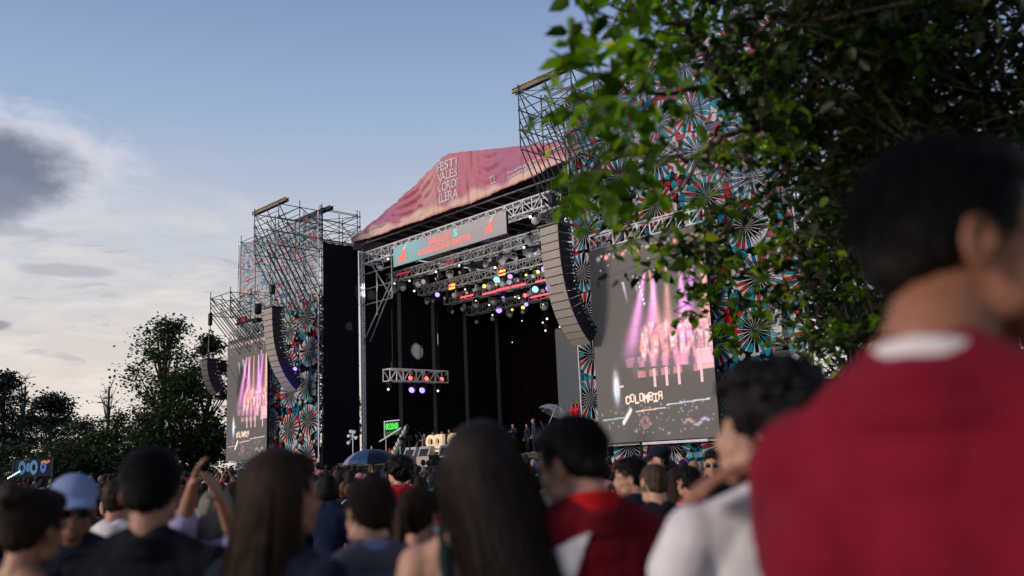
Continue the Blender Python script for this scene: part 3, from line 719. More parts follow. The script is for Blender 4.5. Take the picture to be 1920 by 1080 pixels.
# =====================================================================
# lamps
# =====================================================================
EM = {'white': ((1, .97, .86), 1.7), 'blue': ((.16, .50, 1.0), 3.2), 'violet': ((.26, .16, 1.0), 3.0), 'yellow': ((.86, .92, .16), 1.3), 'red': ((1, .10, .08), 3.0), 'orange': ((1, .22, .03), 4.5), 'off': ((0, 0, 0), 0)}
LM = {k: mat('lens_' + k, (.6, .6, .65) if k == 'off' else tuple(v * .5 for v in e[0]), .15, emis=e[0], es=e[1]) for k, e in EM.items()}
M_LBODY = mat('lamp_housing', (.03, .03, .035), .35); M_SILV = mat('silver_lamp_housing', (.45, .45, .47), .3, .35)
NAMES = {'white': 'white', 'blue': 'pale blue', 'violet': 'violet', 'yellow': 'yellow-green', 'red': 'red', 'orange': 'orange', 'off': 'unlit'}
LAMPS = {}
def make_lamp(col, big, silver):
    if col == 'white': big *= .55
    root = empty('stage_lamp'); bodym = M_SILV if silver else M_LBODY
    MB().box((0, 0, -.06), (.26, .26, .12)).tube((0, 0, 0), (0, 0, .2), .03).build('clamp', M_BLK, root)
    m = MB().box((0, 0, -.14), (.5 * big, .08, .04))
    for s_ in (-1, 1): m.box((s_ * .25 * big, 0, -.30), (.035, .10, .34))
    m.build('yoke', bodym, root)
    ax = Vector((.45, -.80, -.42)).normalized(); c_ = Vector((0, 0, -.42))
    M3 = Vector((0, 0, 1)).rotation_difference(ax).to_matrix(); R_ = .20 * big
    hd = MB().lathe([(R_ * .45, -.34), (R_ * .72, -.30), (R_ * .8, -.1), (R_ * 1.0, .0), (R_ * 1.05, .20), (R_ * 1.0, .22)], c_, 12, ax).build('housing', bodym, root, True)
    MB().lathe([(R_ * .86, .0), (R_ * .80, .03), (R_ * .4, .06)], c_ + ax * .222, 12, ax).build('lens', LM[col], hd, True)
    return root
CNT = {}
def lamp(u, d, z, col='white', big=1.0, silver=False, where='on the lighting rig', rz=0.0):
    key = (col, big, silver)
    if key not in LAMPS: LAMPS[key] = make_lamp(*key); o = LAMPS[key]
    else: o = copy_tree(LAMPS[key])
    o.location = S(u, d, z); o.rotation_euler = (0, 0, STAGE_ROT + rz)
    px, py = pxof(S(u, d, z)); LAMP_ALL.append((o, px, py, col, big, silver, where)); return o
LAMP_ALL = []
def lamp_px(px, py, d, col, big, silver=False, where='on the rig'):
    u, z = on_d(px, py, d); return lamp(u, d, z + .42, col, big, silver, where)
HANG = 'under the roof trusses'
for p in ((933, 523, 8, 'blue', 1.25), (1005, 541, 10.4, 'blue', 1.25), (937, 580, 12.8, 'violet', 1.3), (958, 517, 8, 'violet', .95), (1022, 503, 8, 'violet', 1.15), (1030, 539, 10.4, 'violet', 1.15),
          (988, 569, 12.8, 'violet', .85), (822, 551, 8, 'violet', 1.0), (945, 557, 10.4, 'violet', .6), (910, 535, 8, 'yellow', .8), (931, 532, 10.4, 'yellow', .5), (1010, 508, 8, 'yellow', .7), (988, 514, 8, 'yellow', .5),
          (982, 575, 12.8, 'yellow', .8), (962, 579, 12.8, 'yellow', .55), (1041, 566, 12.8, 'yellow', .6), (986, 552, 10.4, 'red', .8), (1020, 570, 12.8, 'white', .75), (814, 562, 8, 'yellow', .5),
          (874, 541, 8, 'white', .6), (894, 562, 10.4, 'white', .5), (919, 570, 10.4, 'white', .6), (925, 589, 12.8, 'white', .6), (893, 571, 10.4, 'white', .45), (967, 555, 10.4, 'white', .45), (975, 557, 10.4, 'white', .6),
          (770, 525, 5.6, 'white', .7), (779, 544, 5.6, 'white', .7), (742, 530, 5.6, 'white', .7), (820, 508, 5.6, 'white', .8), (863, 496, 5.6, 'white', .7), (930, 500, 5.6, 'white', .8), (984, 462, 5.6, 'white', .8),
          (1027, 596, 14, 'white', .8), (1019, 603, 14, 'white', .6), (1024, 618, 14, 'white', .7), (1051, 611, 14, 'white', .6), (1074, 637, 14, 'white', .5), (730, 484, 3.3, 'white', .8), (996, 405, 3.3, 'white', .9), (980, 600, 14, 'white', .4), (962, 640, 14, 'white', .35)):
    lamp_px(p[0], p[1], p[2], p[3], p[4], False, HANG)
# unlit moving heads that catch the evening light
rr = random.Random(11)
for ti, n in ((0, 6), (1, 14), (2, 13), (3, 9), (4, 6)):
    ua, ub, d, zz = TRS[ti]
    for k in range(n):
        lamp(ua + (ub - ua) * (k + .5) / n + rr.uniform(-.2, .2), d + rr.uniform(-.1, .1), zz - .42, 'off', rr.choice([.7, .9, 1.1]), rr.random() < .55, HANG, rr.uniform(-1.2, 1.2))
for k in range(13): lamp(rr.uniform(-17, -3.5), rr.uniform(4.2, 7.4), TRS[1][3] + rr.uniform(.1, .8), 'off', rr.choice([.8, 1.1]), True, HANG, rr.uniform(-1.5, 1.5))
# side truss lamps: three red inside, two violet and two white below
L_ = db - da
for f in (.38, .66, .93): lamp(-21.15, da + L_ * f, SZ + .34, 'red', .85, False, 'in the short truss at stage left')
for f, c_ in ((.03, 'white'), (.42, 'violet'), (.60, 'violet'), (.88, 'white')): lamp(-21.3, da + L_ * f, SZ - .45, c_, 1.15 if c_ == 'violet' else .8, False, 'below the short truss at stage left')
# label each lamp by colour and by its place among the lamps of that look
def ordinal(k): return {0: 'first', 1: 'second', 2: 'third', 3: 'fourth', 4: 'fifth', 5: 'sixth', 6: 'seventh', 7: 'eighth', 8: 'ninth', 9: 'tenth', 10: 'eleventh', 11: 'twelfth'}.get(k) or '%dth' % (k + 1)
buckets = {}
for L in LAMP_ALL: buckets.setdefault((L[3], L[5], L[6]), []).append(L)
for (col, silver, where), Ls in buckets.items():
    Ls.sort(key=lambda L: L[1])
    for i, L in enumerate(Ls):
        look = (NAMES[col] + ' glowing stage lamp') if col != 'off' else ('unlit silver stage lamp' if silver else 'unlit black stage lamp')
        lab = '%s %s' % (look, where)
        if len(Ls) > 1: lab += ', ' + ('leftmost of these' if i == 0 else 'rightmost of these' if i == len(Ls) - 1 else ordinal(i) + ' from the left')
        tag(L[0], lab, 'lamp', 'stage lamps hung from the trusses')
for u_, d2, z2, w_ in ((-18, 4.4, 11.9, 50), (-14, 4.4, 11.9, 60), (-10, 4.4, 11.9, 70), (-6, 4.4, 11.9, 80), (-12, 7.0, 11.6, 60), (-7, 7.0, 11.6, 80), (-4, 9.2, 11.6, 60), (-9, 9.2, 11.6, 40)):  # added fill points that brighten the trusses, not set at any lamp
    ld = bpy.data.lights.new('rig_fill', 'POINT'); ld.energy = w_ * 1.0; ld.color = (1, .96, .90); ld.shadow_soft_size = .12
    o = bpy.data.objects.new('rig_fill', ld); COL.objects.link(o); o.location = S(u_, d2, z2)
# red light bars and orange strobes
M_BARR = mat('red_bar_glow', (.4, .02, .03), .4, emis=(1.0, .06, .09), es=3.2)
for i, (a, b_, d) in enumerate((((871, 560), (895, 554), 10.4), ((912, 554), (938, 547), 10.4), ((938, 546), (964, 540), 10.4), ((966, 540), (993, 533), 10.4), ((1012, 531), (1034, 525), 10.4), ((1001, 560), (1040, 551), 12.8), ((752, 517), (778, 511), 5.6), ((840, 497), (862, 491), 5.6))):
    p = on_d(*a, d); q = on_d(*b_, d); z_ = (p[1] + q[1]) / 2
    o = stage_empty('light_bar', p[0], d - .35, z_, 'glowing red light bar under the trusses, %s from the left among the bars' % ordinal([2, 3, 4, 5, 7, 6, 0, 1][i]), 'light bar', 'red light bars under the trusses')
    L = q[0] - p[0]; MB().box((L / 2, .06, .05), (L, .10, .14)).build('housing', M_BLK, o); MB().box((L / 2, -.03, .03), (L * .98, .05, .085)).build('lens', M_BARR if i < 6 else mat('dim_red_bar', (.4, .02, .03), .4, emis=(.8, .05, .08), es=.6), o)
M_STRB = mat('strobe_glow', (.6, .1, .02), .4, emis=(1.0, .20, .03), es=5)
for i, (px, py, d) in enumerate(((852, 538, 8), (946, 512, 8))):
    u, z_ = on_d(px, py, d); o = stage_empty('strobe_light', u - .3, d - .2, z_, 'bright orange two-bar strobe under the trusses, %s of the pair' % ('left' if i == 0 else 'right'), 'strobe')
    MB().box((.3, .07, 0), (.66, .12, .42)).build('housing', M_BLK, o); MB().box((.3, -.02, .11), (.58, .05, .11)).build('tube', M_STRB, o); MB().box((.3, -.02, -.11), (.58, .05, .11)).build('tube', M_STRB, o)
# spots thrown on the dark side wall by lamps of the rig
def spot(src, dst, power, ang, color=(1, 1, .92), blend=.25, rad=.1):
    ld = bpy.data.lights.new('lamp_beam', 'SPOT'); ld.energy = power; ld.spot_size = R(ang); ld.spot_blend = blend; ld.color = color; ld.shadow_soft_size = rad
    o = bpy.data.objects.new('lamp_beam', ld); COL.objects.link(o); o.location = src; o.rotation_euler = (dst - src).to_track_quat('-Z', 'Y').to_euler(); return o
for px, py, pw, an in ((784, 657, 90000, 3.6), (676, 548, 20000, 3.6), (655, 612, 9000, 1.9), (700, 552, 12000, 2.4)):
    dd, zz_ = on_u(px, py, UL); spot(S(-6.5, max(dd - 2, 4.2), TRS[1][3] - .7), S(UL, dd, zz_), pw * 1.7, an)
spot(S(-4, 8, 11.5), S(-16, 17, 4), 300, 60, (.7, .1, .25), .8, .3)
spot(S(-20, 8, 11.5), S(-12, 17, 5), 300, 60, (.7, .1, .3), .8, .3)
# back LED panel with two red-lit singers at the right rear
lu, lz0 = on_d(1050, 795, 13.6); ru, _ = on_d(1112, 795, 13.6); _, lz1 = on_d(1075, 610, 13.6)
o = stage_empty('rear_screen', lu, 13.6, DECK + .02, 'tall dim teal-grey rear panel at stage right behind the red-lit singers', 'screen')
MB().box2((0, 0, 0), (ru - lu + 2.5, .15, lz1 - DECK)).build('cabinet', M_BLK, o); MB().poly([(0, -.03, .1), (ru - lu + 2.5, -.03, .1), (ru - lu + 2.5, -.03, lz1 - DECK - .1), (0, -.03, lz1 - DECK - .1)]).build('display', mat('dim_display', (.02, .03, .035), .5, emis=(.06, .10, .12), es=.22), o)

# =====================================================================
# curved loudspeaker columns
# =====================================================================
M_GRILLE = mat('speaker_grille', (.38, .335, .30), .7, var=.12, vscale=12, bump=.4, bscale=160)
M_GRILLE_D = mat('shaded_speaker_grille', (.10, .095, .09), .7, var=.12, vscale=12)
def line_array(u, d, ztop, n, bw, bh, label, curve, grille, sidecol=(.008, .010, .02), motor=True, yaw=0.0, depth=.85):
    o = empty('line_array_speaker', S(u, d, ztop), STAGE_ROT + yaw, label, 'loudspeaker')
    sm = mat('array_side_%d' % int(u * 10), sidecol, .5, spec=.3)
    m = MB().box2((-.1, -.1, .0), (bw + .1, .95, .07)); m.tube((bw / 2, .3, 0), (bw / 2, .3, 2.2), .03)
    m.tube((bw / 2 - .3, .3, .05), (bw / 2, .3, .9), .02); m.tube((bw / 2 + .3, .3, .05), (bw / 2, .3, .9), .02); m.build('rigging_frame', M_STEEL, o)
    if motor: MB().lathe([(.14, 0), (.2, .1), (.2, .5), (.14, .6)], (bw / 2, .3, .95), 8).build('chain_motor', M_BLK, o)
    p = Vector((0, 0, -.03)); ang = 0.0
    for k in range(n):
        ang = curve[0] + curve[1] * k + curve[2] * k * k                     # tilt of each box
        dn = Vector((0, math.sin(R(ang)), -math.cos(R(ang)))); bk = Vector((0, math.cos(R(ang)), math.sin(R(ang))))
        a = p; e = p + dn * (bh - .018); W_ = Vector((bw, 0, 0)); taper = .06
        # cabinet: wedge, deeper at the front
        v = [a, a + W_, e + W_, e, a + bk * depth + dn * taper, a + W_ + bk * depth + dn * taper, e + W_ + bk * depth - dn * taper, e + bk * depth - dn * taper]
        q = MB(); q.v = [tuple(x_) for x_ in v]; q.f = [(0, 1, 2, 3), (4, 7, 6, 5), (0, 4, 5, 1), (3, 2, 6, 7), (0, 3, 7, 4), (1, 5, 6, 2)]
        cb = q.build('speaker_box', sm, o)
        f = bk * -.02; g_ = MB(); ins = Vector((.03, 0, 0))
        g_.v = [tuple(x_) for x_ in (a + ins + f + dn * .012, a + W_ - ins + f + dn * .012, e + W_ - ins + f - dn * .012, e + ins + f - dn * .012, a + ins + dn * .012, a + W_ - ins + dn * .012, e + W_ - ins - dn * .012, e + ins - dn * .012)]
        g_.f = [(0, 3, 2, 1), (0, 1, 5, 4), (1, 2, 6, 5), (2, 3, 7, 6), (3, 0, 4, 7)]; g_.build('grille', grille, cb)
        h_ = MB(); s0 = a + W_ + bk * (depth * .82) + dn * (bh * .5); h_.box(s0 + Vector((.012, 0, 0)), (.02, .12, .10)); h_.build('handle', mat('latch_metal', (.35, .36, .4), .4, .5), cb)
        p = p + dn * bh
    return o
def arr_px(px, py, d): u, z_ = on_d(px, py, d); return u, z_
u, z_ = arr_px(1012, 428, -3.0); line_array(u, -3.0, z_, 15, 1.15, .385, 'long curved loudspeaker column hanging beside the giant right screen', (1, .7, .19), M_GRILLE)
u, z_ = arr_px(494, 580, -3.0); line_array(u, -3.0, z_, 15, 1.15, .385, 'curved loudspeaker column with violet glow hanging before the left tower', (1, .7, .19), M_GRILLE)
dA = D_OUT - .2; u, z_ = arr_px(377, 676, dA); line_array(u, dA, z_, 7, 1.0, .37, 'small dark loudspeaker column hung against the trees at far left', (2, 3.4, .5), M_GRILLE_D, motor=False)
# its chain up to the frame
o = stage_empty('lifting_chain', -33.2, D_OUT, cz - 1.3, 'black chain motor and thin cables hanging from the far left scaffold tip', 'chain')
MB().tube((0, 0, 0), (0, 0, -.9), .03).lathe([(.1, -.1), (.16, 0), (.16, .7), (.1, .8)], (0, 0, -.55), 8).build('motor', M_BLK, o); MB().tube((0, 0, -.8), (-.3, 0, -3.6), .012).tube((0, 0, -.8), (1.5, 1.5, -5.0), .012).build('cable', M_BLK, o)
# violet lamp that lights the left array's side
o = lamp(-22.9, -2.2, 8.4, 'violet', .7, False, 'x'); LAMP_ALL.pop(); tag(o, 'violet stage lamp on the tower edge lighting the left loudspeaker column', 'lamp')
spot(S(-22.2, -2.6, 7.2), S(-25.0, -2.0, 7.6), 260, 60, (.13, .03, 1.0), .9, .1)
spot(S(-22.6, -.9, 6.8), S(UL, .4, 8.6), 12, 80, (.18, .06, 1.0), 1.0, .1)
# unlit moving head above the left screen
def floodrow():
    u, z_ = on_d(440, 610, -1.2)
    o = stage_empty('lamp_bar', u, -1.2, z_, 'black and red lamp bar on the truss above the far left screen', 'lamp bar')
    MB().box2((0, 0, 0), (2.7, .25, .12)).build('rail', M_BLK, o); MB().box2((.2, .05, .125), (1.5, .2, .5)).build('red_housing', mat('red_paint', (.5, .03, .04), .5), o)
    for k in range(5): MB().tube((.2 + k * .55, .1, -.02), (.2 + k * .55, .1, -.9), .03).build('bracket', M_ALU, o)
    u, z_ = on_d(484, 588, -1.2); o = stage_empty('moving_head', u, -1.2, z_, 'black moving-head lamp standing above the far left screen', 'lamp')
    MB().box((0, 0, -.45), (.4, .4, .25)).build('base', M_BLK, o); MB().lathe([(.16, -.3), (.24, -.2), (.26, .3), (.2, .45)], (0, 0, .25), 10).build('head', M_BLK, o, True)
floodrow()
# =====================================================================
# things at the front of the stage
# =====================================================================
u, z_ = on_d(796, 846, .6); z_ = max(z_, DECK + .02)
sg = stage_empty('letter_sign', u, .75, DECK + .5, 'cream block letters spelling COLOMBIA along the stage front', 'sign')
M_CREAM = mat('cream_letter', (.80, .62, .42), .6, emis=(1, .72, .45), es=.28)
x_ = 0
for ch in 'COLOMBIA':
    o = fontmesh(ch, .98, 'letter', M_CREAM, sg, .10, 'LEFT', off=.055, xs=.95, loc=(x_ + .06, 0, .36)); x_ += .64 if ch != 'M' else .86
    if ch == 'I': x_ -= .28
MB().box2((-.2, -.05, -.17), (x_ + .3, .2, -.05)).build('base', M_CREAM, sg)
def wedge(u, d, z, label, sc_=1.0):
    o = stage_empty('floor_monitor', u, d, z, label, 'speaker')
    q = MB(); w, h, dp = .95 * sc_, .62 * sc_, .6 * sc_
    pr = [(0, 0), (dp, 0), (dp, h), (dp * .45, h)]
    q.v = [(x_, y_, z2) for x_ in (0, w) for (y_, z2) in pr]; q.f = [(0, 1, 2, 3)[::-1], (4, 5, 6, 7), (0, 4, 7, 3)[::-1], (3, 7, 6, 2)[::-1], (1, 2, 6, 5)[::-1], (0, 1, 5, 4)]
    q.build('cabinet', mat('pale_cabinet', (.42, .42, .44), .6), o)
    g_ = MB(); a = Vector((.12, dp * .06 - .02, h * .10)); n_ = Vector((0, dp * .45, h)).normalized()
    g_.poly([a, a + Vector((w - .24, 0, 0)), a + Vector((w - .24, 0, 0)) + n_ * h * .75, a + n_ * h * .75]); g_.build('grille', M_BLK, o); return o
for i, px in enumerate((754, 781, 822)):
    u, z_ = on_d(px, 862, .2); wedge(u, .2 if i < 2 else .1, DECK + .02, ('pale floor monitor wedge at the left end of the stage front', 'pale floor monitor wedge nearest left of the cream letters', 'pale floor monitor wedge under the first cream letters')[i], 1.05)
u, _ = on_d(795, 850, .5); o = stage_empty('flight_case', u - 1.2, .95, DECK + .01, 'violet-lit equipment case between the pale floor monitors', 'case')
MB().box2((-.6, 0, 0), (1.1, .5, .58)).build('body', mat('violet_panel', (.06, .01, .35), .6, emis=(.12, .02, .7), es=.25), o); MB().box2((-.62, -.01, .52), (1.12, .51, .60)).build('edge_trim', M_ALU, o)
for i, px in enumerate((772, 790)):
    u, _ = on_d(px, 890, -.9)
    if i == 0: o = stage_empty('subwoofer_stack', u - .6, -.9, 0, 'dark purple loudspeaker stack below the left monitor wedges', 'speaker'); mt_ = mat('purple_cloth', (.05, .02, .06), .8)
    else: o = stage_empty('subwoofer_stack', u - .35, -.95, 0, 'pale mesh-fronted loudspeaker stack in the pit below the stage lip', 'speaker'); mt_ = mat('pale_grille', (.42, .38, .33), .75, bump=.5, bscale=90)
    for k in range(3): bx_ = MB().box2((0, 0, k * .72), (1.15, .7, k * .72 + .70)).build('cabinet', M_BLK if i else mt_, o); MB().box2((.04, -.03, k * .72 + .04), (1.11, -.001, k * .72 + .66)).build('grille', mt_, bx_)
# countdown clock on legs
u, z_ = on_d(735, 803, 2.2)
ck = stage_empty('countdown_clock', u - .75, 2.2, DECK + .01, 'countdown clock with green digits reading 00:20:00 on the stage wing', 'clock'); zc = z_ - DECK
MB().box2((0, 0, zc - .45), (1.5, .1, zc + .42)).build('cabinet', M_BLK, ck)
m = MB(); m.box2((-.05, -.03, zc + .42), (1.55, .05, zc + .48)); m.box2((-.05, -.03, zc - .5), (.01, .05, zc + .42)); m.tube((.02, .05, 0), (.02, .05, zc), .025); m.tube((1.48, .05, 0), (1.48, .05, zc), .025); m.build('frame', M_ALU, ck)
M_GRN = mat('green_digits', (.02, .3, .03), .5, emis=(.05, .9, .08), es=.85)
fontmesh('00:20:00', .52, 'digits', M_GRN, ck, .004, off=.018, xs=.74, loc=(.75, -.02, zc + .1)); 
m = MB()
for k in range(26): m.box((.1 + (k % 13) * .108, -.015, zc - .26 - .10 * (k // 13)), (.05, .01, .035))
m.build('indicator_row', mat('dim_green', (.01, .2, .02), .5, emis=(.03, .5, .05), es=.5), ck)
# camera crane in the pit
P_ = lambda px, py, d: (lambda q: Vector((q[0], d, q[1])))(on_d(px, py, d))
o = stage_empty('camera_crane', 0, 0, 0, 'white-tubed camera crane tilted up before the stage near the green clock', 'camera crane'); dC = -1.6
base_, tip = P_(728, 872, dC), P_(764, 797, dC)
m = MB(); m.tube(base_, tip, .05, 6)
for k in range(7):
    a = base_.lerp(tip, .30 + k * .1); b2 = base_.lerp(tip, .36 + k * .1); m.tube(a, b2, .17 - .008 * k, 8)
m.build('arm', mat('pale_green_tube', (.55, .60, .50), .5), o)
m = MB(); m.tube(P_(712, 828, dC), P_(752, 803, dC), .045, 6, .06); m.tube(P_(736, 852, dC), P_(757, 816, dC), .05); m.tube(base_, base_ * 1 + Vector((0, 0, -base_.z)), .09); m.build('strut', M_ALU, o)
m = MB(); q = P_(763, 812, dC); m.tube(tip, q, .07); m.box(q + Vector((0, 0, -.25)), (.35, .5, .3)); m.tube(q + Vector((0, -.2, -.3)), q + Vector((0, -.5, -.3)), .1); m.tube(q + Vector((-.15, 0, -.35)), q + Vector((-.25, 0, -.95)), .04); m.tube(q + Vector((.15, 0, -.35)), q + Vector((.25, 0, -.95)), .04); m.build('camera', M_BLK, o)
MB().box2((base_.x - .9, dC - .5, 0), (base_.x + .9, dC + .5, .9)).build('platform', M_DECK, o)
# stand with small lamps left of the stage mouth
q = P_(662, 872, -1.0); t_ = P_(659, 818, -1.0)
o = stage_empty('lamp_stand', q.x, -1.0, 0, 'thin stand topped by a cluster of small lamps before the left curtain', 'lamp stand')
MB().tube((0, 0, 0), (0, 0, t_.z), .03).tube((0, 0, .5), (.4, .2, 0), .02).tube((0, 0, .5), (-.4, .2, 0), .02).tube((0, 0, .5), (0, -.4, 0), .02).build('pole', M_ALU, o)
for k, (a, h) in enumerate(((-.35, .05), (-.12, .3), (.2, .25), (.4, -.1), (-.4, -.35))):
    MB().tube((0, 0, t_.z), (a, 0, t_.z + h), .02).lathe([(.06, -.1), (.1, 0), (.1, .12)], (a, 0, t_.z + h), 8, (.3, -.8, -.2)).build('lamp_head', M_ALU, o)
# microphone stands
for i, (u, d) in enumerate(((-16.5, 2.6), (-14.2, 3.0), (-9.6, 2.2), (-6.2, 2.6), (-3.0, 3.4))):
    o = stage_empty('microphone_stand', u, d, DECK + .01, 'slim chrome microphone stand on the stage deck, %s of five from the left' % ordinal(i), 'microphone stand', 'microphone stands on the stage')
    MB().tube((0, 0, 0), (0, 0, 1.35), .012).lathe([(.13, 0), (.13, .02), (.02, .04)], (0, 0, 0), 10).build('pole', M_ALU, o); MB().tube((0, 0, 1.3), (.25, -.45, 1.6), .011).build('boom', M_ALU, o); MB().ball((.27, -.48, 1.62), .035).build('microphone', M_BLK, o)
# umbrellas ------------------------------------------------------------
def umbrella(loc, rad, label, mats, tilt=(0, 0), nseg=8, h=.36, hl=1.0):
    o = empty('umbrella', loc, 0, label, 'umbrella'); o.rotation_euler = (tilt[0], tilt[1], 0)
    for k in range(nseg):
        m = MB(); a0, a1 = 2 * math.pi * k / nseg, 2 * math.pi * (k + 1) / nseg; prev = None
        for j in range(7):
            t = j / 6; r_ = rad * math.sin(t * 1.35) / math.sin(1.35); zz_ = h * (math.cos(t * 1.45)); sag = .03 * t
            am = (a0 + a1) / 2; row = [Vector((r_ * math.cos(a0), r_ * math.sin(a0), zz_)), Vector((r_ * .955 * math.cos(am), r_ * .955 * math.sin(am), zz_ + sag * .3)), Vector((r_ * math.cos(a1), r_ * math.sin(a1), zz_))]
            if prev:
                for i in range(2):
                    if j == 1 and False: pass
                    m.poly([prev[i], prev[i + 1], row[i + 1], row[i]])
            prev = row
        m.build('panel', mats[k % len(mats)], o)
    m = MB()
    for k in range(nseg):
        a0 = 2 * math.pi * k / nseg; pts = [Vector((rad * math.sin(t * 1.35) / math.sin(1.35) * math.cos(a0), rad * math.sin(t * 1.35) / math.sin(1.35) * math.sin(a0), h * math.cos(t * 1.45) - .012)) for t in (0, .25, .5, .75, 1)]
        m.path(pts, .006, 4); m.tube(pts[2], (0, 0, h - .32), .004, 4)
    m.build('rib', M_ALU, o); MB().tube((0, 0, h + .06), (0, 0, h - hl), .011, 6).build('shaft', M_ALU, o); MB().tube((0, 0, h - hl), (0, 0, h - hl - .12), .018, 8).build('handle', M_BLK, o); return o
mu = [mat('navy_nylon', (.005, .009, .022), .45), mat('grey_nylon', (.20, .21, .27), .45), mat('blue_nylon', (.02, .06, .16), .45)]
umbrella(at(697, 874, 19.5), .62, 'navy and grey striped umbrella open above the crowd before the stage', [mu[0], mu[0], mu[0], mu[0], mu[1], mu[2], mu[0], mu[0]], hl=.85)
M_CLR = mat('clear_plastic', (.45, .50, .60), .08, spec=.6); M_CLR.node_tree.nodes['Principled BSDF'].inputs['Alpha'].default_value = .38
umbrella(at(1036, 778, 38), .62, 'clear plastic umbrella tilted up over the heads below the stage', [M_CLR], tilt=(R(-8), R(26)), h=.42, hl=.9)
# crowd barrier in front of the stage
for i in range(11):
    o = stage_empty('crowd_barrier', -24 + i * 2.3, -4.6, 0, 'steel crowd barrier panel before the stage, %s from the left' % ordinal(i), 'barrier', 'steel barriers before the stage')
    m = MB(); m.tube((0, 0, 1.1), (2.2, 0, 1.1), .02); m.tube((0, 0, .12), (2.2, 0, .12), .02); m.tube((0, 0, 0), (0, 0, 1.1), .02); m.tube((2.2, 0, 0), (2.2, 0, 1.1), .02); m.build('frame', M_ALU, o)
    m = MB()
    for k in range(1, 15): m.tube((k * .147, 0, .12), (k * .147, 0, 1.1), .008, 4)
    m.build('bar_grid', M_ALU, o)
# =====================================================================
# trees
# =====================================================================
def leaf_mat(name, dark, light, trans=.35, rough=.5):
    m_ = bpy.data.materials.new(name); m_.use_nodes = True; t = m_.node_tree; t.nodes.clear(); k = NB(t)
    at_ = k.new('ShaderNodeAttribute', attribute_name='rnd').outputs['Fac']
    col = k.ramp(at_, [(0, dark), (.55, tuple((a + b_) / 2 for a, b_ in zip(dark, light))), (.9, light), (1.0, (light[0] * 1.9, light[1] * 1.25, light[2]))])
    p = k.new('ShaderNodeBsdfPrincipled'); k.l.new(col, p.inputs['Base Color']); p.inputs['Roughness'].default_value = rough; p.inputs['Specular IOR Level'].default_value = .35
    tl = k.new('ShaderNodeBsdfTranslucent'); tc_ = k.mix(1.0, col, (1.5, 1.7, .7), 'MULTIPLY'); k.l.new(tc_, tl.inputs[0])
    mx = k.new('ShaderNodeMixShader'); mx.inputs[0].default_value = trans; k.l.new(p.outputs[0], mx.inputs[1]); k.l.new(tl.outputs[0], mx.inputs[2])
    o = k.new('ShaderNodeOutputMaterial'); k.l.new(mx.outputs[0], o.inputs[0]); return m_
M_BARK = mat('bark', (.055, .042, .030), .9, var=.4, vscale=6, bump=.8, bscale=18)
M_BARKL = mat('pale_bark', (.20, .155, .10), .85, var=.35, vscale=8, bump=.6, bscale=25)
def leaf_cloud(P, size, mt, name, parent, rg, shape=True, droop=.3, flat=.5):
    """one mesh of leaves at the points P: an ovate leaf folded along its midrib, or a plain leaf-shaped quad when far"""
    n = len(P); sz = size * rg.uniform(.6, 1.25, n)
    ax = rg.normal(size=(n, 3)); ax[:, 2] = ax[:, 2] * .5 - droop; ax /= np.linalg.norm(ax, axis=1)[:, None]
    up = rg.normal(size=(n, 3)) * flat; up[:, 2] += 1.0
    sd_ = np.cross(ax, up); sd_ /= np.linalg.norm(sd_, axis=1)[:, None] + 1e-9; nn = np.cross(sd_, ax)
    if shape:
        prof = [(0, 0), (.28, .30), (.62, .27), (1.0, 0), (.62, -.27), (.28, -.30)]
        V = []
        for a, w in prof: V.append(P + ax * (a * sz)[:, None] + sd_ * (w * sz)[:, None] + nn * ((abs(w) * .35 - .22 * a * a) * sz)[:, None])
        V = np.stack(V, 1).reshape(-1, 3); i = np.arange(n)[:, None] * 6
        F = np.concatenate([i + np.array([[0, 1, 2, 3]]), i + np.array([[0, 3, 4, 5]])], 0); k = 6
    else:
        V = []
        for a, w in ((0, 0), (.5, .34), (1, 0), (.5, -.34)): V.append(P + ax * (a * sz)[:, None] + sd_ * (w * sz)[:, None])
        V = np.stack(V, 1).reshape(-1, 3); F = np.arange(n)[:, None] * 4 + np.array([[0, 1, 2, 3]]); k = 4
    me = fastmesh(name, V, F, mt)
    ra = me.attributes.new('rnd', 'FLOAT', 'POINT'); ra.data.foreach_set('value', np.repeat(np.clip(rg.normal(.45, .27, n), 0, 1), k).astype(np.float32))
    return link(name, me, parent)
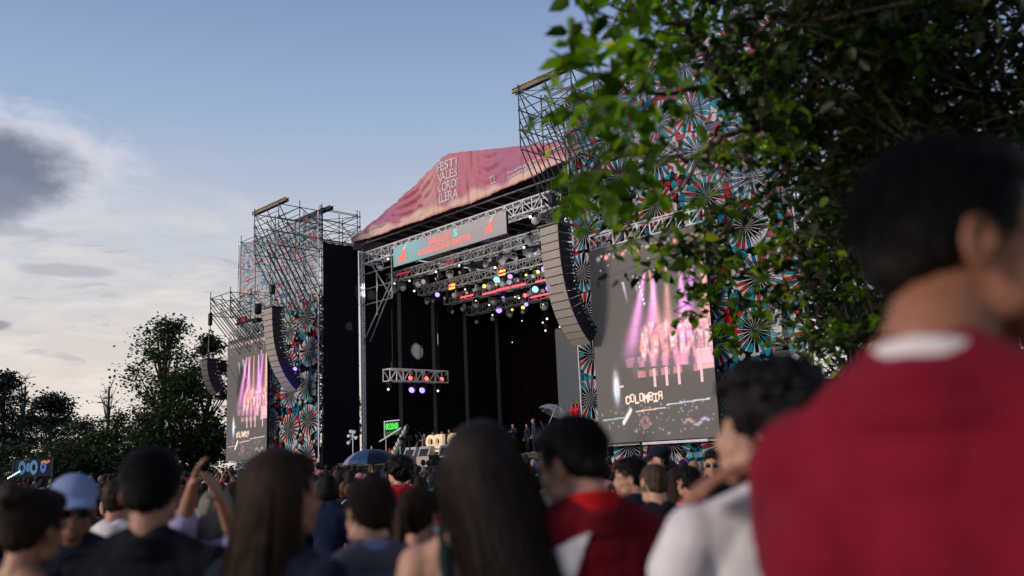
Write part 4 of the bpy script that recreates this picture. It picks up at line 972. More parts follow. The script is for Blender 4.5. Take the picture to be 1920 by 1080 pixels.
def bg_tree(px, top, depth, hw, label, cols, nclump=34, nleaf=130, leaf=.34, seed=1, trunk_lean=0.0, base=.28, sparse=1.0, group='trees beyond the concert ground', bare=False):
    rg = np.random.default_rng(seed); rr = random.Random(seed)
    T = at(px, top, depth); loc = Vector((T.x, T.y, 0)); H_ = T.z; w = hw / FPX * depth
    o = empty('tree', loc, 0, label, 'tree', group)
    m = MB(); tr = [Vector((0, 0, 0))]
    for k in range(1, 7): tr.append(Vector((trunk_lean * k / 6 + rr.uniform(-.2, .2), rr.uniform(-.2, .2), H_ * .9 * k / 6)))
    m.path(tr, [.045 * H_ * .5 * (1 - k / 7.0) + .05 for k in range(7)], 7); m.build('trunk', M_BARK, o, True)
    pts = []; bm_ = MB()
    for k in range(nclump):
        f = rr.uniform(base, 1.0); prof = math.sin(min(1, (f - base) / (1 - base) * .9 + .12) * math.pi) ** .6
        a = rr.uniform(0, 2 * math.pi); rad = w * prof * math.sqrt(rr.uniform(.1, 1.0)) * rr.uniform(.75, 1.12)
        c_ = Vector((math.cos(a) * rad + trunk_lean * f, math.sin(a) * rad, H_ * f - H_ * .04))
        s_ = w * rr.uniform(.15, .30)
        st_ = tr[min(5, max(1, int(f * 5.2)))]; mid = st_.lerp(c_, .5) + Vector((0, 0, -.02 * H_))
        bm_.path([st_, mid, c_], [.018 * H_ * .5, .010 * H_ * .5, .02], 5)
        for j in range(3): q = c_ + Vector((rr.gauss(0, s_), rr.gauss(0, s_), rr.gauss(0, s_ * .7))); bm_.tube(c_, q, .03, 4, .012, cap=False)
        if bare and f > .7:
            for j in range(7): q = c_ + Vector((rr.gauss(0, s_ * 1.5), rr.gauss(0, s_), abs(rr.gauss(0, s_ * 1.5)))); bm_.tube(c_, q, .04, 4, .015, cap=False)
            continue
        n = int(nleaf * sparse * rr.uniform(.6, 1.3)); d = rg.normal(size=(n, 3)) * np.array([s_, s_, s_ * .55]); pts.append(d + np.array(c_))
    bm_.build('branch', M_BARK, o)
    leaf_cloud(np.concatenate(pts), leaf, cols, 'crown', o, rg, shape=False, droop=.1)
    return o
L_DK = leaf_mat('dark_leaves', (.014, .030, .013), (.048, .080, .028), .25)
L_BL = leaf_mat('bluish_leaves', (.010, .022, .024), (.028, .050, .046), .2)
L_MD = leaf_mat('mid_green_leaves', (.016, .034, .012), (.048, .075, .022), .25)
bg_tree(300, 594, 84, 74, 'tall airy tree rising against the sky left of the far video screen', L_MD, 62, 130, .34, 3, 1.0, base=.25)
bg_tree(392, 622, 88, 44, 'dense round-topped tree standing right behind the small hung loudspeaker column', L_DK, 46, 150, .34, 4)
bg_tree(345, 700, 80, 70, 'broad dark tree filling in below the tall airy tree', L_DK, 60, 190, .34, 5, base=.12)
bg_tree(206, 706, 86, 30, 'slender half-bare tree with thin twigs left of the tall airy tree', L_MD, 20, 60, .30, 6, base=.35, bare=True)
bg_tree(225, 772, 82, 55, 'low leafy tree with pale sky gaps between the slender tree and the tall one', L_DK, 40, 120, .32, 7, base=.15)
bg_tree(160, 782, 84, 50, 'low dark tree right of the bluish tree pair', L_DK, 40, 150, .34, 8, base=.12)
bg_tree(98, 730, 96, 52, 'bluish-dark rounded tree, second from the left edge', L_BL, 52, 190, .38, 9, base=.12)
bg_tree(12, 696, 98, 52, 'bluish-dark tall tree at the left edge of the view', L_BL, 52, 190, .38, 10, base=.10)
bg_tree(48, 700, 104, 34, 'bare-twigged tree poking above the bluish-dark trees', L_BL, 20, 50, .3, 12, base=.4, bare=True)
bg_tree(-60, 700, 100, 60, 'bluish-dark tree partly outside the left edge of the view', L_BL, 40, 190, .38, 13, base=.1)
for i, (px, top, w, lab) in enumerate(((280, 800, 70, 'dense bushy tree low behind the black-haired man in dark tee'), (120, 835, 80, 'low bushy tree above the blue cap'), (30, 830, 60, 'low bushy tree behind the lit stall'), (385, 790, 50, 'low bushy tree beside the foot of the far video screen'), (205, 842, 60, 'low bushy tree between blue cap and dark-haired man'))):
    bg_tree(px, top, 76 + i, w, lab, L_DK, 34, 190, .34, 20 + i, base=.05)
bg_tree(585, 538, 92, 75, 'tall dense tree seen through the printed mesh of the left tower', L_DK, 60, 200, .4, 30, base=.08)
bg_tree(500, 585, 90, 60, 'dense tree behind the left tower beside the curved loudspeakers', L_DK, 50, 200, .4, 31, base=.08)
for i, px in enumerate((1560, 1700, 1850, 2000)): bg_tree(px, (330, 300, 330, 320)[i], 56 + 3 * i, 120, ('dark tree right of the bare scaffold', 'dark tree behind the tall man in red', 'dark tree above the shoulder of the man in red', 'dark tree outside the right edge of the view')[i], L_DK, 60, 210, .42, 40 + i, base=.05)
# ---- the near tree whose branches hang over the right of the picture ----
NT = empty('tree', (5.6, 6.2, 0), 0, 'overhanging leafy tree with dark branches across the upper right', 'tree'); NTI = Vector((5.6, 6.2, 0))
rg = np.random.default_rng(77); rr = random.Random(77)
MB().path([Vector((0, 0, 0)), Vector((.1, -.1, 1.4)), Vector((-.1, 0, 2.8)), Vector((.1, .2, 4.4)), Vector((.4, .1, 6.5)), Vector((.3, .3, 9))], [.24, .19, .17, .14, .09, .03], 12).build('trunk', M_BARK, NT, True)
W_ = lambda px, py, d: at(px, py, d) - NTI
BR = [([(2330, 330, 6.9), (2050, 250, 6.6), (1820, 232, 6.3), (1640, 236, 6.1), (1500, 228, 5.9), (1420, 236, 5.8)], .050, .030, 0),
      ([(1420, 236, 5.8), (1380, 190, 5.7), (1335, 120, 5.6), (1290, 62, 5.5), (1262, 20, 5.4), (1240, -60, 5.4)], .026, .012, 0),
      ([(1400, 215, 5.75), (1340, 160, 5.5), (1260, 176, 5.2), (1190, 168, 4.8), (1130, 140, 4.3), (1075, 120, 3.8)], .015, .005, 0),
      ([(1420, 236, 5.8), (1340, 262, 5.5), (1290, 300, 5.3), (1230, 296, 4.9), (1180, 318, 4.4), (1110, 322, 3.9), (1060, 345, 3.6)], .016, .005, 1),
      ([(1500, 228, 5.9), (1440, 250, 6.1), (1390, 262, 6.2), (1325, 290, 6.3), (1280, 350, 6.4), (1200, 390, 6.5), (1150, 470, 6.6)], .018, .006, 1),
      ([(1640, 236, 6.1), (1560, 300, 6.5), (1480, 330, 6.7), (1400, 380, 6.9), (1340, 450, 7.0), (1320, 520, 7.0), (1290, 570, 6.9)], .020, .005, 0),
      ([(1740, 234, 6.2), (1690, 330, 6.6), (1625, 430, 6.9), (1612, 500, 7.0), (1630, 560, 7.0), (1642, 640, 7.0)], .018, .007, 0),
      ([(1612, 500, 7.0), (1560, 470, 7.0), (1500, 520, 7.1), (1440, 560, 7.2), (1390, 610, 7.2)], .010, .004, 1),
      ([(1560, 300, 6.5), (1530, 380, 6.6), (1480, 450, 6.8), (1430, 480, 6.9)], .010, .004, 1),
      ([(1700, 234, 6.2), (1680, 150, 6.0), (1640, 90, 5.8), (1600, 40, 5.7), (1560, -40, 5.6)], .022, .010, 0),
      ([(1820, 232, 6.3), (1860, 140, 6.0), (1830, 50, 5.7), (1850, -60, 5.6)], .022, .010, 0),
      ([(1640, 150, 5.9), (1560, 130, 5.7), (1480, 90, 5.5), (1400, 60, 5.4), (1330, -20, 5.3)], .012, .005, 1),
      ([(1290, 62, 5.5), (1220, 20, 5.0), (1140, 10, 4.4), (1075, -5, 3.8)], .010, .003, 0)]
allp = []
for pts_, r0, r1, pale in BR:
    P_w = [W_(*p) for p in pts_]; fine = []
    for i in range(len(P_w) - 1):
        for k in range(5):
            t = k / 5; fine.append(P_w[i].lerp(P_w[i + 1], t) + Vector((rr.gauss(0, .014), rr.gauss(0, .014), rr.gauss(0, .014))))
    fine.append(P_w[-1]); n = len(fine); rs = [r0 + (r1 - r0) * i / (n - 1) for i in range(n)]
    MB().path(fine, [q * 1.25 for q in rs], 7).build('branch', M_BARKL if pale else M_BARK, NT, True); allp += fine
MB().path([NTI * 0 + Vector((0, 0, 2.6)), W_(2330, 330, 6.9)], [.09, .055], 8).build('branch', M_BARK, NT, True)
allp_np = np.array([tuple(p) for p in allp])
L_NEAR = leaf_mat('sunlit_leaves', (.016, .048, .004), (.27, .47, .016), .45, .45)  # bright copy of the leaf green, sunlight put into the colour
L_SHADE = leaf_mat('shaded_leaves', (.006, .016, .003), (.030, .058, .008), .30, .5)  # dark copy of the same leaves, crown shade put into the colour
tw = MB()
def clump(c_, r_, n, acc):
    c_ = np.array(tuple(c_)); d = np.linalg.norm(allp_np - c_, axis=1); j = int(np.argmin(d)); a = Vector(allp_np[j]); cc = Vector(tuple(c_))
    mid = a.lerp(cc, .55) + Vector((rr.gauss(0, .04), rr.gauss(0, .04), rr.gauss(0, .05)))
    tw.path([a, mid, cc], [.006, .004, .003], 4)
    k = 0
    while k < n:                                             # leaves set along short twigs inside the clump
        e = cc + Vector((rr.gauss(0, r_), rr.gauss(0, r_), rr.gauss(0, r_ * .7))); s0 = cc.lerp(e, .15); tw.tube(s0, e, .0028, 3, .0015, cap=False)
        for q in range(rr.randint(4, 8)):
            t = rr.uniform(.3, 1.05); p = s0.lerp(e, t) + Vector((rr.gauss(0, .022), rr.gauss(0, .022), rr.gauss(0, .022))); acc.append(tuple(p)); k += 1
near = []
for px, py, d, r_, n in ((1135, 40, 3.9, .17, 75), (1092, 95, 3.7, .12, 40), (1150, 130, 3.8, .14, 70), (1200, 60, 4.2, .20, 90), (1100, 175, 3.7, .12, 45), (1165, 215, 3.8, .15, 75), (1215, 150, 4.3, .2, 90), (1075, 40, 3.5, .06, 10),
                         (1058, 108, 3.3, .02, 5), (1098, 255, 3.6, .11, 40), (1160, 290, 3.8, .14, 60), (1075, 335, 3.5, .08, 22), (1118, 350, 3.6, .10, 32), (1175, 350, 4.0, .12, 38), (1140, 400, 3.9, .09, 20), (1050, 352, 3.4, .035, 6),
                         (1225, 260, 4.4, .2, 70), (1235, 340, 4.6, .2, 60), (1185, 440, 4.4, .10, 18), (1120, 0, 3.8, .12, 35), (1265, 110, 4.8, .2, 80), (1265, 20, 4.8, .22, 90), (1240, 420, 4.8, .16, 40), (1150, 470, 6.4, .10, 8)):
    clump(W_(px, py, d), r_ * 1.1, max(4, int(n * .44)), near)
leaf_cloud(np.array(near), .092, L_NEAR, 'crown', NT, rg, droop=.35)
mid_ = []; deep = []
holes = ((1392, 78, 46), (1302, 165, 55), (1255, 215, 40), (1180, 330, 40), (1330, 330, 30), (1290, 420, 40), (1480, 330, 26), (1460, 470, 45), (1350, 470, 40), (1200, 480, 60), (1250, 560, 60), (1480, 600, 50), (1560, 560, 34), (1540, 420, 30), (1420, 420, 26), (1120, 500, 60), (1270, 620, 60), (1400, 700, 50))
cnt = 0
while cnt < 165:
    px = rr.uniform(1190, 1760); py = rr.uniform(-80, 690); lim = float(np.interp(px, [1190, 1250, 1330, 1400, 1500, 1600, 1760], [450, 480, 560, 630, 645, 660, 660]))
    if py > lim: continue
    if any(math.hypot(px - h[0], py - h[1]) < h[2] and rr.random() < .93 for h in holes): continue
    if rr.random() > .22 + .78 * (px - 1190) / 260 + (.3 if py < 250 else 0): continue
    d = rr.uniform(5.2, 8.4); clump(W_(px, py, d), rr.uniform(.16, .30), int(rr.uniform(20, 46) * (1.25 if py < 220 or px > 1500 else .8)), mid_ if (rr.random() < (.85 if px < 1500 else .35)) else deep); cnt += 1
for px, py, d, r_, n in ((1300, 545, 6.9, .09, 26), (1285, 590, 6.9, .08, 18), (1325, 565, 6.9, .08, 18), (1370, 640, 7.1, .13, 40), (1350, 615, 7.1, .1, 26), (1420, 600, 7.2, .18, 50), (1255, 470, 6.6, .14, 30), (1310, 500, 6.8, .14, 30), (1180, 455, 6.6, .06, 8)): clump(W_(px, py, d), r_, n, mid_)
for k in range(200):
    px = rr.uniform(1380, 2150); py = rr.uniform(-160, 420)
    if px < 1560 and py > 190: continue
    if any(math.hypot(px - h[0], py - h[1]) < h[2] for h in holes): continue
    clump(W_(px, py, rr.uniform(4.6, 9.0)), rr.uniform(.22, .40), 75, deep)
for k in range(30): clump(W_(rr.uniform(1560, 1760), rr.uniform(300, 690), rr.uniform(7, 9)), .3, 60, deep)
leaf_cloud(np.array(mid_), .082, L_NEAR, 'crown', NT, rg, droop=.3)
# unseen leaves added overhead and behind the camera to shade the right-hand side
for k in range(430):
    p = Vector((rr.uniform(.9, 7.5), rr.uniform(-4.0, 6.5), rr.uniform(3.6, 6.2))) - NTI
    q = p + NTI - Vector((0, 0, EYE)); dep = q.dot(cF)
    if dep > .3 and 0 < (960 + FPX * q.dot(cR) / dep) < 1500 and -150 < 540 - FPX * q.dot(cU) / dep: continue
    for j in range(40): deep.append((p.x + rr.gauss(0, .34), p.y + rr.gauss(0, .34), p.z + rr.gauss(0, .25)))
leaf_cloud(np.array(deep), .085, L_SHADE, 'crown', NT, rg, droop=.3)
tw.build('twig', M_BARK, NT)
# =====================================================================
# people
# =====================================================================
def skin_mat(name, col): return mat(name, col, .5, sss=.06, var=.12, vscale=25, bump=.15, bscale=120)
SKIN = [skin_mat('skin_light', (.50, .27, .18)), skin_mat('skin_tan', (.38, .19, .115)), skin_mat('skin_brown', (.24, .115, .07))]
def hair_mat(name, col, rough=.55):
    m_ = bpy.data.materials.new(name); m_.use_nodes = True; t = m_.node_tree; t.nodes.clear(); k = NB(t)
    X, Y, Z = k.sep(k.new('ShaderNodeTexCoord').outputs['Object'])
    f = k.noise(k.comb(k.m('MULTIPLY', X, 60), k.m('MULTIPLY', Y, 60), k.m('MULTIPLY', Z, 5)), 1.6, 5, .65)
    cc = k.ramp(f, [(.3, tuple(v * .45 for v in col)), (.6, col), (.8, tuple(min(1, v * 2.0) for v in col))])
    p = k.new('ShaderNodeBsdfPrincipled'); k.l.new(cc, p.inputs['Base Color']); p.inputs['Roughness'].default_value = rough; p.inputs['Specular IOR Level'].default_value = .16
    bn = k.new('ShaderNodeBump'); bn.inputs['Strength'].default_value = .8; bn.inputs['Distance'].default_value = .006; k.l.new(f, bn.inputs['Height']); k.l.new(bn.outputs[0], p.inputs['Normal'])
    o = k.new('ShaderNodeOutputMaterial'); k.l.new(p.outputs[0], o.inputs[0]); return m_
H_BLACK = hair_mat('black_hair', (.0055, .0045, .0045)); H_DBROWN = hair_mat('dark_brown_hair', (.030, .017, .011)); H_BROWN = hair_mat('brown_hair', (.036, .017, .009)); H_GREY = hair_mat('grey_hair', (.22, .20, .18))
def cloth_mat(name, col, bump=.6): return mat(name, col, .9, spec=.15, sheen=.03, bump=bump, bscale=9, var=.12, vscale=7)
M_JEAN = cloth_mat('blue_denim', (.03, .05, .10)); M_DARKP = cloth_mat('dark_trousers', (.012, .012, .016))
M_CLOTHOBJ = mat('crowd_cloth', (.5, .5, .5), .9, obj_color=True, var=.35, vscale=5, spec=.15, bump=.5, bscale=9)
M_HAIROBJ = mat('crowd_hair', (.05, .04, .03), .65, obj_color=True, var=.55, vscale=22, spec=.1)
M_SKINOBJ = mat('crowd_skin', (.4, .2, .13), .55, obj_color=True, var=.12, vscale=20)

def remesh(mb, voxel, smooth, name, mt):
    me = bpy.data.meshes.new('tmp'); me.from_pydata(mb.v, [], mb.f); me.update()
    o = bpy.data.objects.new('tmp', me); COL.objects.link(o)
    md = o.modifiers.new('r', 'REMESH'); md.mode = 'VOXEL'; md.voxel_size = voxel
    if smooth: ms = o.modifiers.new('s', 'SMOOTH'); ms.factor = .5; ms.iterations = smooth
    bpy.context.view_layer.update(); dg = bpy.context.evaluated_depsgraph_get()
    r_ = bpy.data.meshes.new_from_object(o.evaluated_get(dg)); bpy.data.objects.remove(o); bpy.data.meshes.remove(me)
    r_.materials.clear(); r_.materials.append(mt); r_.name = name
    r_.polygons.foreach_set('use_smooth', [True] * len(r_.polygons)); return r_
class Bl:
    """a soft body made of capsules and ellipsoids, fused by a voxel remesh; M moves what is added next"""
    def __init__(s, k=14): s.mb = MB(); s.M = Matrix.Identity(4); s.k = k
    def cap(s, p, q, r1, r2=None):
        r2 = r1 if r2 is None else r2; p = s.M @ Vector(p); q = s.M @ Vector(q)
        s.mb.tube(p, q, r1, s.k, r2); s.mb.ball(p, r1, s.k, 8); s.mb.ball(q, r2, s.k, 8); return s
    def ell(s, c_, r_, rot=None):
        R3 = s.M.to_3x3()
        if rot is not None: R3 = R3 @ Euler(rot).to_matrix()
        s.mb.ball(s.M @ Vector(c_), r_, s.k + 4, 12, R3); return s
    def chain(s, pts, rs):
        for i in range(len(pts) - 1): s.cap(pts[i], pts[i + 1], rs[i], rs[i + 1])
        return s
    def done(s, name, mt, voxel, smooth=4): return remesh(s.mb, voxel, smooth, name, mt)
PIV = Vector((0, -.015, 1.49))
def head_matrix(yaw=0, pitch=0, roll=0, lean=0, drop=0.0):
    """yaw left positive, pitch down positive, roll towards the right shoulder positive (degrees)"""
    return Matrix.Translation(PIV + Vector((0, lean, -.022 - drop))) @ Euler((R(-pitch), R(roll), R(yaw)), 'XYZ').to_matrix().to_4x4() @ Matrix.Translation(-PIV)
def add_head(b_, f=0.0, ears=True, fem=False):
    b_.ell((0, -.008, 1.632), (.076 + f, .095 + f, .090 + f)); b_.ell((0, .030, 1.572), (.060 + f, .064 + f, .074 + f))
    b_.ell((0, .052, 1.525), (.040 + f, .042 + f, .036 + f)); b_.ell((0, .080, 1.512), (.017, .014, .014))
    b_.ell((0, .070, 1.618), (.058, .022, .022)); b_.cap((0, .084, 1.614), (0, .103, 1.580), .008, .0105); b_.ell((0, .095, 1.574), (.0155, .011, .008))
    for s_ in (-1, 1):
        b_.ell((s_ * .036, .062, 1.568), (.024, .024, .028)); b_.ell((s_ * .050, .030, 1.530), (.018, .034, .024))
        if ears:
            pts = [Vector((s_ * (.082 + .006 * math.cos(a)), -.002 - .017 * math.cos(a * 1.0) * 1.0, 1.592 + .030 * math.sin(a))) for a in [R(q) for q in (-100, -50, 0, 50, 100, 150, 200)]]
            pts[0] = Vector((s_ * .077, .006, 1.560))
            for i in range(len(pts) - 1): b_.cap(pts[i], pts[i + 1], .0058, .0060)
            b_.ell((s_ * .078, .0, 1.590), (.005, .014, .024))
    b_.ell((0, .092, 1.552), (.022, .008, .005)); b_.ell((0, .090, 1.543), (.020, .009, .006))
def add_hand(b_, w, d, palm_n, curl=.35, s=1.0, left=True):
    w = Vector(w); d = Vector(d).normalized(); n = Vector(palm_n); n = (n - d * n.dot(d)).normalized(); sd_ = d.cross(n) * (1 if left else -1)
    k0 = w + d * .055 * s
    for i, off in enumerate((-.027, -.009, .009, .026)): b_.cap(w + sd_ * off * .6 * s + d * .012 * s, w + d * (.082 - .004 * abs(i - 1)) * s + sd_ * off * s, .014 * s, .0115 * s)
    for i, (off, L) in enumerate(((-.029, .040), (-.010, .046), (.010, .042), (.028, .032))):
        a = w + d * (.085 - .004 * abs(i - 1)) * s + sd_ * off * s; spread = sd_ * off * .25
        c1 = curl * (.8 + .12 * i); d1 = (d * math.cos(c1) + n * math.sin(c1) + spread).normalized(); d2 = (d * math.cos(c1 * 2.1) + n * math.sin(c1 * 2.1) + spread * .5).normalized(); d3 = (d * math.cos(c1 * 2.9) + n * math.sin(c1 * 2.9)).normalized()
        p1 = a + d1 * L * s; p2 = p1 + d2 * L * .62 * s; p3 = p2 + d3 * L * .45 * s; b_.chain([a, p1, p2, p3], [.0095 * s, .0085 * s, .0078 * s, .0068 * s])
    t0 = w + d * .022 * s + sd_ * -.024 * s; t1 = t0 + (d * .55 + sd_ * -.75 + n * .3).normalized() * .038 * s; t2 = t1 + (d * .9 + sd_ * -.30 + n * .35).normalized() * .034 * s
    b_.chain([t0, t1, t2], [.013 * s, .0105 * s, .008 * s])
TORSO = [((0, -.012, 1.335), (.150, .092, .085)), ((0, -.005, 1.250), (.158, .108, .140)), ((0, .0, 1.10), (.138, .098, .130)), ((0, -.003, .96), (.158, .115, .115))]
def add_torso(b_, f=0.0, wide=1.0, trap=True, fem=False, neckf=0.0):
    for c_, r_ in TORSO: b_.ell(c_, (r_[0] * wide * (.92 if fem and c_[2] > 1 else 1) + f, r_[1] + f, r_[2] + f))
    b_.cap((-.135 * wide, -.020, 1.338), (.135 * wide, -.020, 1.338), .060 + f)
    b_.ell((-.066 * wide, -.060, 1.27), (.072 + f, .045 + f, .125 + f)); b_.ell((.066 * wide, -.060, 1.27), (.072 + f, .045 + f, .125 + f)); b_.ell((0, -.040, 1.20), (.115 + f, .066 + f, .16 + f))
    if fem: b_.ell((-.065, .085, 1.245), (.058 + f, .05 + f, .055 + f)); b_.ell((.065, .085, 1.245), (.058 + f, .05 + f, .055 + f))
    if trap:
        for s_ in (-1, 1): b_.cap((s_ * .034, -.038, 1.430 + neckf), (s_ * .155 * wide, -.022, 1.352), .044 + f, .048 + f)
ARM0 = {'down': lambda s_: ((s_ * .235, -.035, 1.10), (s_ * .245, .055, .865)), 'raised': lambda s_: ((s_ * .265, .07, 1.60), (s_ * .17, .11, 1.84)),
        'front': lambda s_: ((s_ * .225, .02, 1.12), (s_ * .10, .25, 1.20)), 'phone': lambda s_: ((s_ * .235, .17, 1.33), (s_ * .10, .30, 1.55)), 'clap': lambda s_: ((s_ * .22, .16, 1.42), (s_ * .06, .24, 1.66))}
def sh(s_, wide=1.0): return Vector((s_ * .178 * wide, -.020, 1.348))
def add_arm(b_, s_, pose, f=0.0, wide=1.0, upto=2.0, hand=True, curl=.5, palm=None, hs=1.0):
    pz_ = pose if isinstance(pose, tuple) else ARM0[pose](s_); el, wr = pz_[:2]; el = Vector(el); wr = Vector(wr); a = sh(s_, wide)
    if upto >= 1: b_.chain([a, a.lerp(el, .5), el], [.056 + f, .048 + f, .040 + f])
    else: e = a.lerp(el, upto); b_.chain([a, e], [.056 + f, .050 + f * 1.6]); return
    t = min(1, upto - 1); m1 = el.lerp(wr, .3); e = el.lerp(wr, t)
    if t > .3: b_.chain([el, m1, e], [.038 + f, .039 + f, (.040 - .014 * t) + f])
    elif t > 0: b_.chain([el, e], [.038 + f, .038 + f])
    if upto >= 2 and hand:
        d = (wr - el).normalized() if len(pz_) < 3 else (Vector(pz_[2]) - wr).normalized(); n = Vector(palm) if palm else Vector((-s_, .2, 0)); add_hand(b_, wr, d, n, curl, hs, left=(s_ < 0))
def add_legs(b_, f=0.0, full=True):
    for s_ in (-1, 1):
        b_.chain([(s_ * .088, 0, .90), (s_ * .10, .01, .50), (s_ * .10, -.015, .32), (s_ * .10, -.012, .09)], [.085 + f, .056 + f, .055 + f, .037 + f])
        if full: b_.cap((s_ * .10, -.035, .040), (s_ * .115, .135, .030), .038, .028)
def hair_blob(style, kk=14, M=None, sw=0.0):
    b_ = Bl(kk); b_.M = M or Matrix.Identity(4); rr = random.Random(hash(style) % 97 if False else len(style) * 7)
    if style in ('short', 'long', 'bun', 'wavy', 'tail', 'bob'):
        b_.ell((0, -.018, 1.646), (.0825, .101, .088)); b_.ell((0, -.036, 1.618), (.077, .080, .076)); b_.ell((0, -.048, 1.588), (.066, .058, .062)); b_.ell((0, .03, 1.69), (.064, .060, .04))
    if style == 'buzz': b_.ell((0, -.014, 1.640), (.0785, .095, .0865)); b_.ell((0, -.055, 1.595), (.066, .046, .052))
    if style in ('long', 'wavy'):
        wv = .98 if style == 'wavy' else 1.0
        b_.ell((0, -.062, 1.55), (.092 * wv, .058, .11)); b_.ell((sw * .35, -.088, 1.43), (.090 * wv, .042, .13)); b_.ell((sw * .9, -.105, 1.30), (.078 * wv, .032, .14))
        for s_ in (-1, 1): b_.chain([(s_ * .074, -.02, 1.60), (s_ * .086 + sw * .2, -.03, 1.50), (s_ * .078 + sw * .7, -.07, 1.38)], [.026, .026, .020])
    if style == 'bob': b_.ell((0, -.045, 1.56), (.098, .078, .085)); [b_.cap((s_ * .08, .0, 1.62), (s_ * .088, .0, 1.53), .028) for s_ in (-1, 1)]
    if style == 'bun': b_.ell((0, -.105, 1.70), (.048, .045, .045))
    if style == 'tail': b_.chain([(0, -.11, 1.66), (0, -.155, 1.60), (0, -.15, 1.46), (0, -.13, 1.36)], [.03, .032, .028, .014])
    if style in ('curly', 'afro'):
        e = .027 if style == 'curly' else .045
        b_.ell((0, -.030, 1.656), (.088 + e, .096 + e, .090 + e)); b_.ell((0, -.055, 1.595), (.078 + e, .064 + e, .070 + e * .6))
        for k in range(300):
            v = Vector((rr.gauss(0, 1), rr.gauss(0, 1), rr.gauss(.2, 1))).normalized()
            if v.y > .12 and v.z < .38: continue
            if v.z < (-.9 if v.y < 0 else -.5): continue
            b_.ell((v.x * (.096 + e), v.y * (.106 + e) - .024, 1.648 + v.z * (.092 + e)), (.011 + .010 * rr.random(),) * 3)
    return b_
def strands(style, M, mt, parent, n=2400, seed=1, L=.50, width=.0035, spreadx=1.0, sweep=0.0):
    """ribbons of hair laid over the hair volume"""
    rg = np.random.default_rng(seed); V = []; F = []; base = 0
    for i in range(n):
        if style in ('long', 'wavy'):
            ph = rg.uniform(-112, 112) * math.pi / 180; K = 13; k0 = rg.uniform(0, .25); Ls = L * rg.uniform(.72, 1.06); wob = rg.normal(0, .010); ph2 = rg.uniform(0, 6.28); rad = rg.uniform(.98, 1.10); clump_ = round(ph * 9) / 9.0
            pts = []
            for j in range(K):
                t = j / (K - 1); arc = t * 2.0
                if arc < .9:
                    a = (k0 + (1 - k0) * arc / .9) * math.pi / 2; x_ = math.sin(ph) * math.sin(a) * .098 * rad; y_ = -math.cos(ph) * math.sin(a) * .108 * rad - .018; z_ = 1.640 + math.cos(a) * .100 * rad
                else:
                    dn = (arc - .9) / 1.1; z_ = 1.640 - dn * Ls; pp = ph + (clump_ - ph) * dn * .8; pp *= (1 - .30 * dn)
                    x_ = math.sin(pp) * (.098 * rad + (.050 if style == 'wavy' else .028) * dn) * spreadx + wob * 1.8 * dn + (.016 if style == 'wavy' else .006) * math.sin(dn * 10 + clump_ * 7 + ph2 * .25) * dn; y_ = -math.cos(pp) * (.108 * rad + .012 * dn) - .018 - .03 * dn * (math.cos(pp) ** 2) + (.05 * dn if abs(ph) > 1.2 else 0)
                pts.append(M @ Vector((x_ + (sweep * (1.6 - z_) / .3 if z_ < 1.6 else 0), y_, z_)))
            w = width
        else:
            v = rg.normal(size=3); v[2] = abs(v[2]) * .9 - .35; v /= np.linalg.norm(v)
            if v[1] > .55 and v[2] < .45: continue
            e = .012 if style != 'curly' else .03
            c_ = Vector((v[0] * (.080 + e * .3), v[1] * (.098 + e * .3) - .018, 1.642 + v[2] * (.085 + e * .3))); vv_ = Vector(v); d = Vector((rg.normal(0, .45), rg.normal(-.25, .40), rg.normal(-.75, .35))); d = d - vv_ * d.dot(vv_) * .92 + vv_ * (.28 if style != 'curly' else .9); d.normalize(); l_ = rg.uniform(.010, .030) * (1.4 if style == 'curly' else 1)
            pts = [M @ c_, M @ (c_ + d * l_ * .5 + Vector((0, 0, .002))), M @ (c_ + d * l_ + Vector((0, -.002, -.004)))]; w = width * .8
        K = len(pts)
        for j in range(K):
            tdir = (pts[min(j + 1, K - 1)] - pts[max(j - 1, 0)]); out_ = pts[j] - (M @ Vector((0, -.02, pts[j].z if False else 1.60))); sdv = tdir.cross(out_)
            if sdv.length < 1e-7: sdv = Vector((1, 0, 0))
            sdv.normalize(); ww = w * (1 - .75 * (j / (K - 1)) ** 2); V.append(tuple(pts[j] + sdv * ww * .5)); V.append(tuple(pts[j] - sdv * ww * .5))
            if j: F.append((base + 2 * j - 2, base + 2 * j - 1, base + 2 * j + 1, base + 2 * j))
        base += 2 * K
    return link('hair_strands', fastmesh('hair_strands', np.array(V), np.array(F), mt, True), parent)
def crumple(me, amp, seed=0, vertical=False):
    n = len(me.vertices); co = np.empty(n * 3, np.float32); me.vertices.foreach_get('co', co); co = co.reshape(-1, 3)
    no = np.empty(n * 3, np.float32); me.vertex_normals.foreach_get('vector', no); no = no.reshape(-1, 3); x, y, z = co.T; q = seed * 1.7
    h = (np.sin(x * 23 + z * 17 + q + 2.2 * np.sin(z * 7 + q)) * .5 + np.sin(z * 31 - x * 19 + y * 11 + 1.7 * np.sin(x * 9 + q)) * .3 + np.sin(x * 47 + z * 9 + q) * .2)
    if vertical: h = np.sin(x * 26 + 1.6 * np.sin(z * 5 + q) + q) * .6 + np.sin(x * 49 + z * 6 + np.sin(z * 8)) * .35 + np.sin(x * 15 - z * 9) * .4
    h = h * (.55 + .45 * np.sin(z * (9 if not vertical else 4) + x * 5 + q)); co = co + no * (h * amp)[:, None]; me.vertices.foreach_set('co', co.ravel()); me.update()
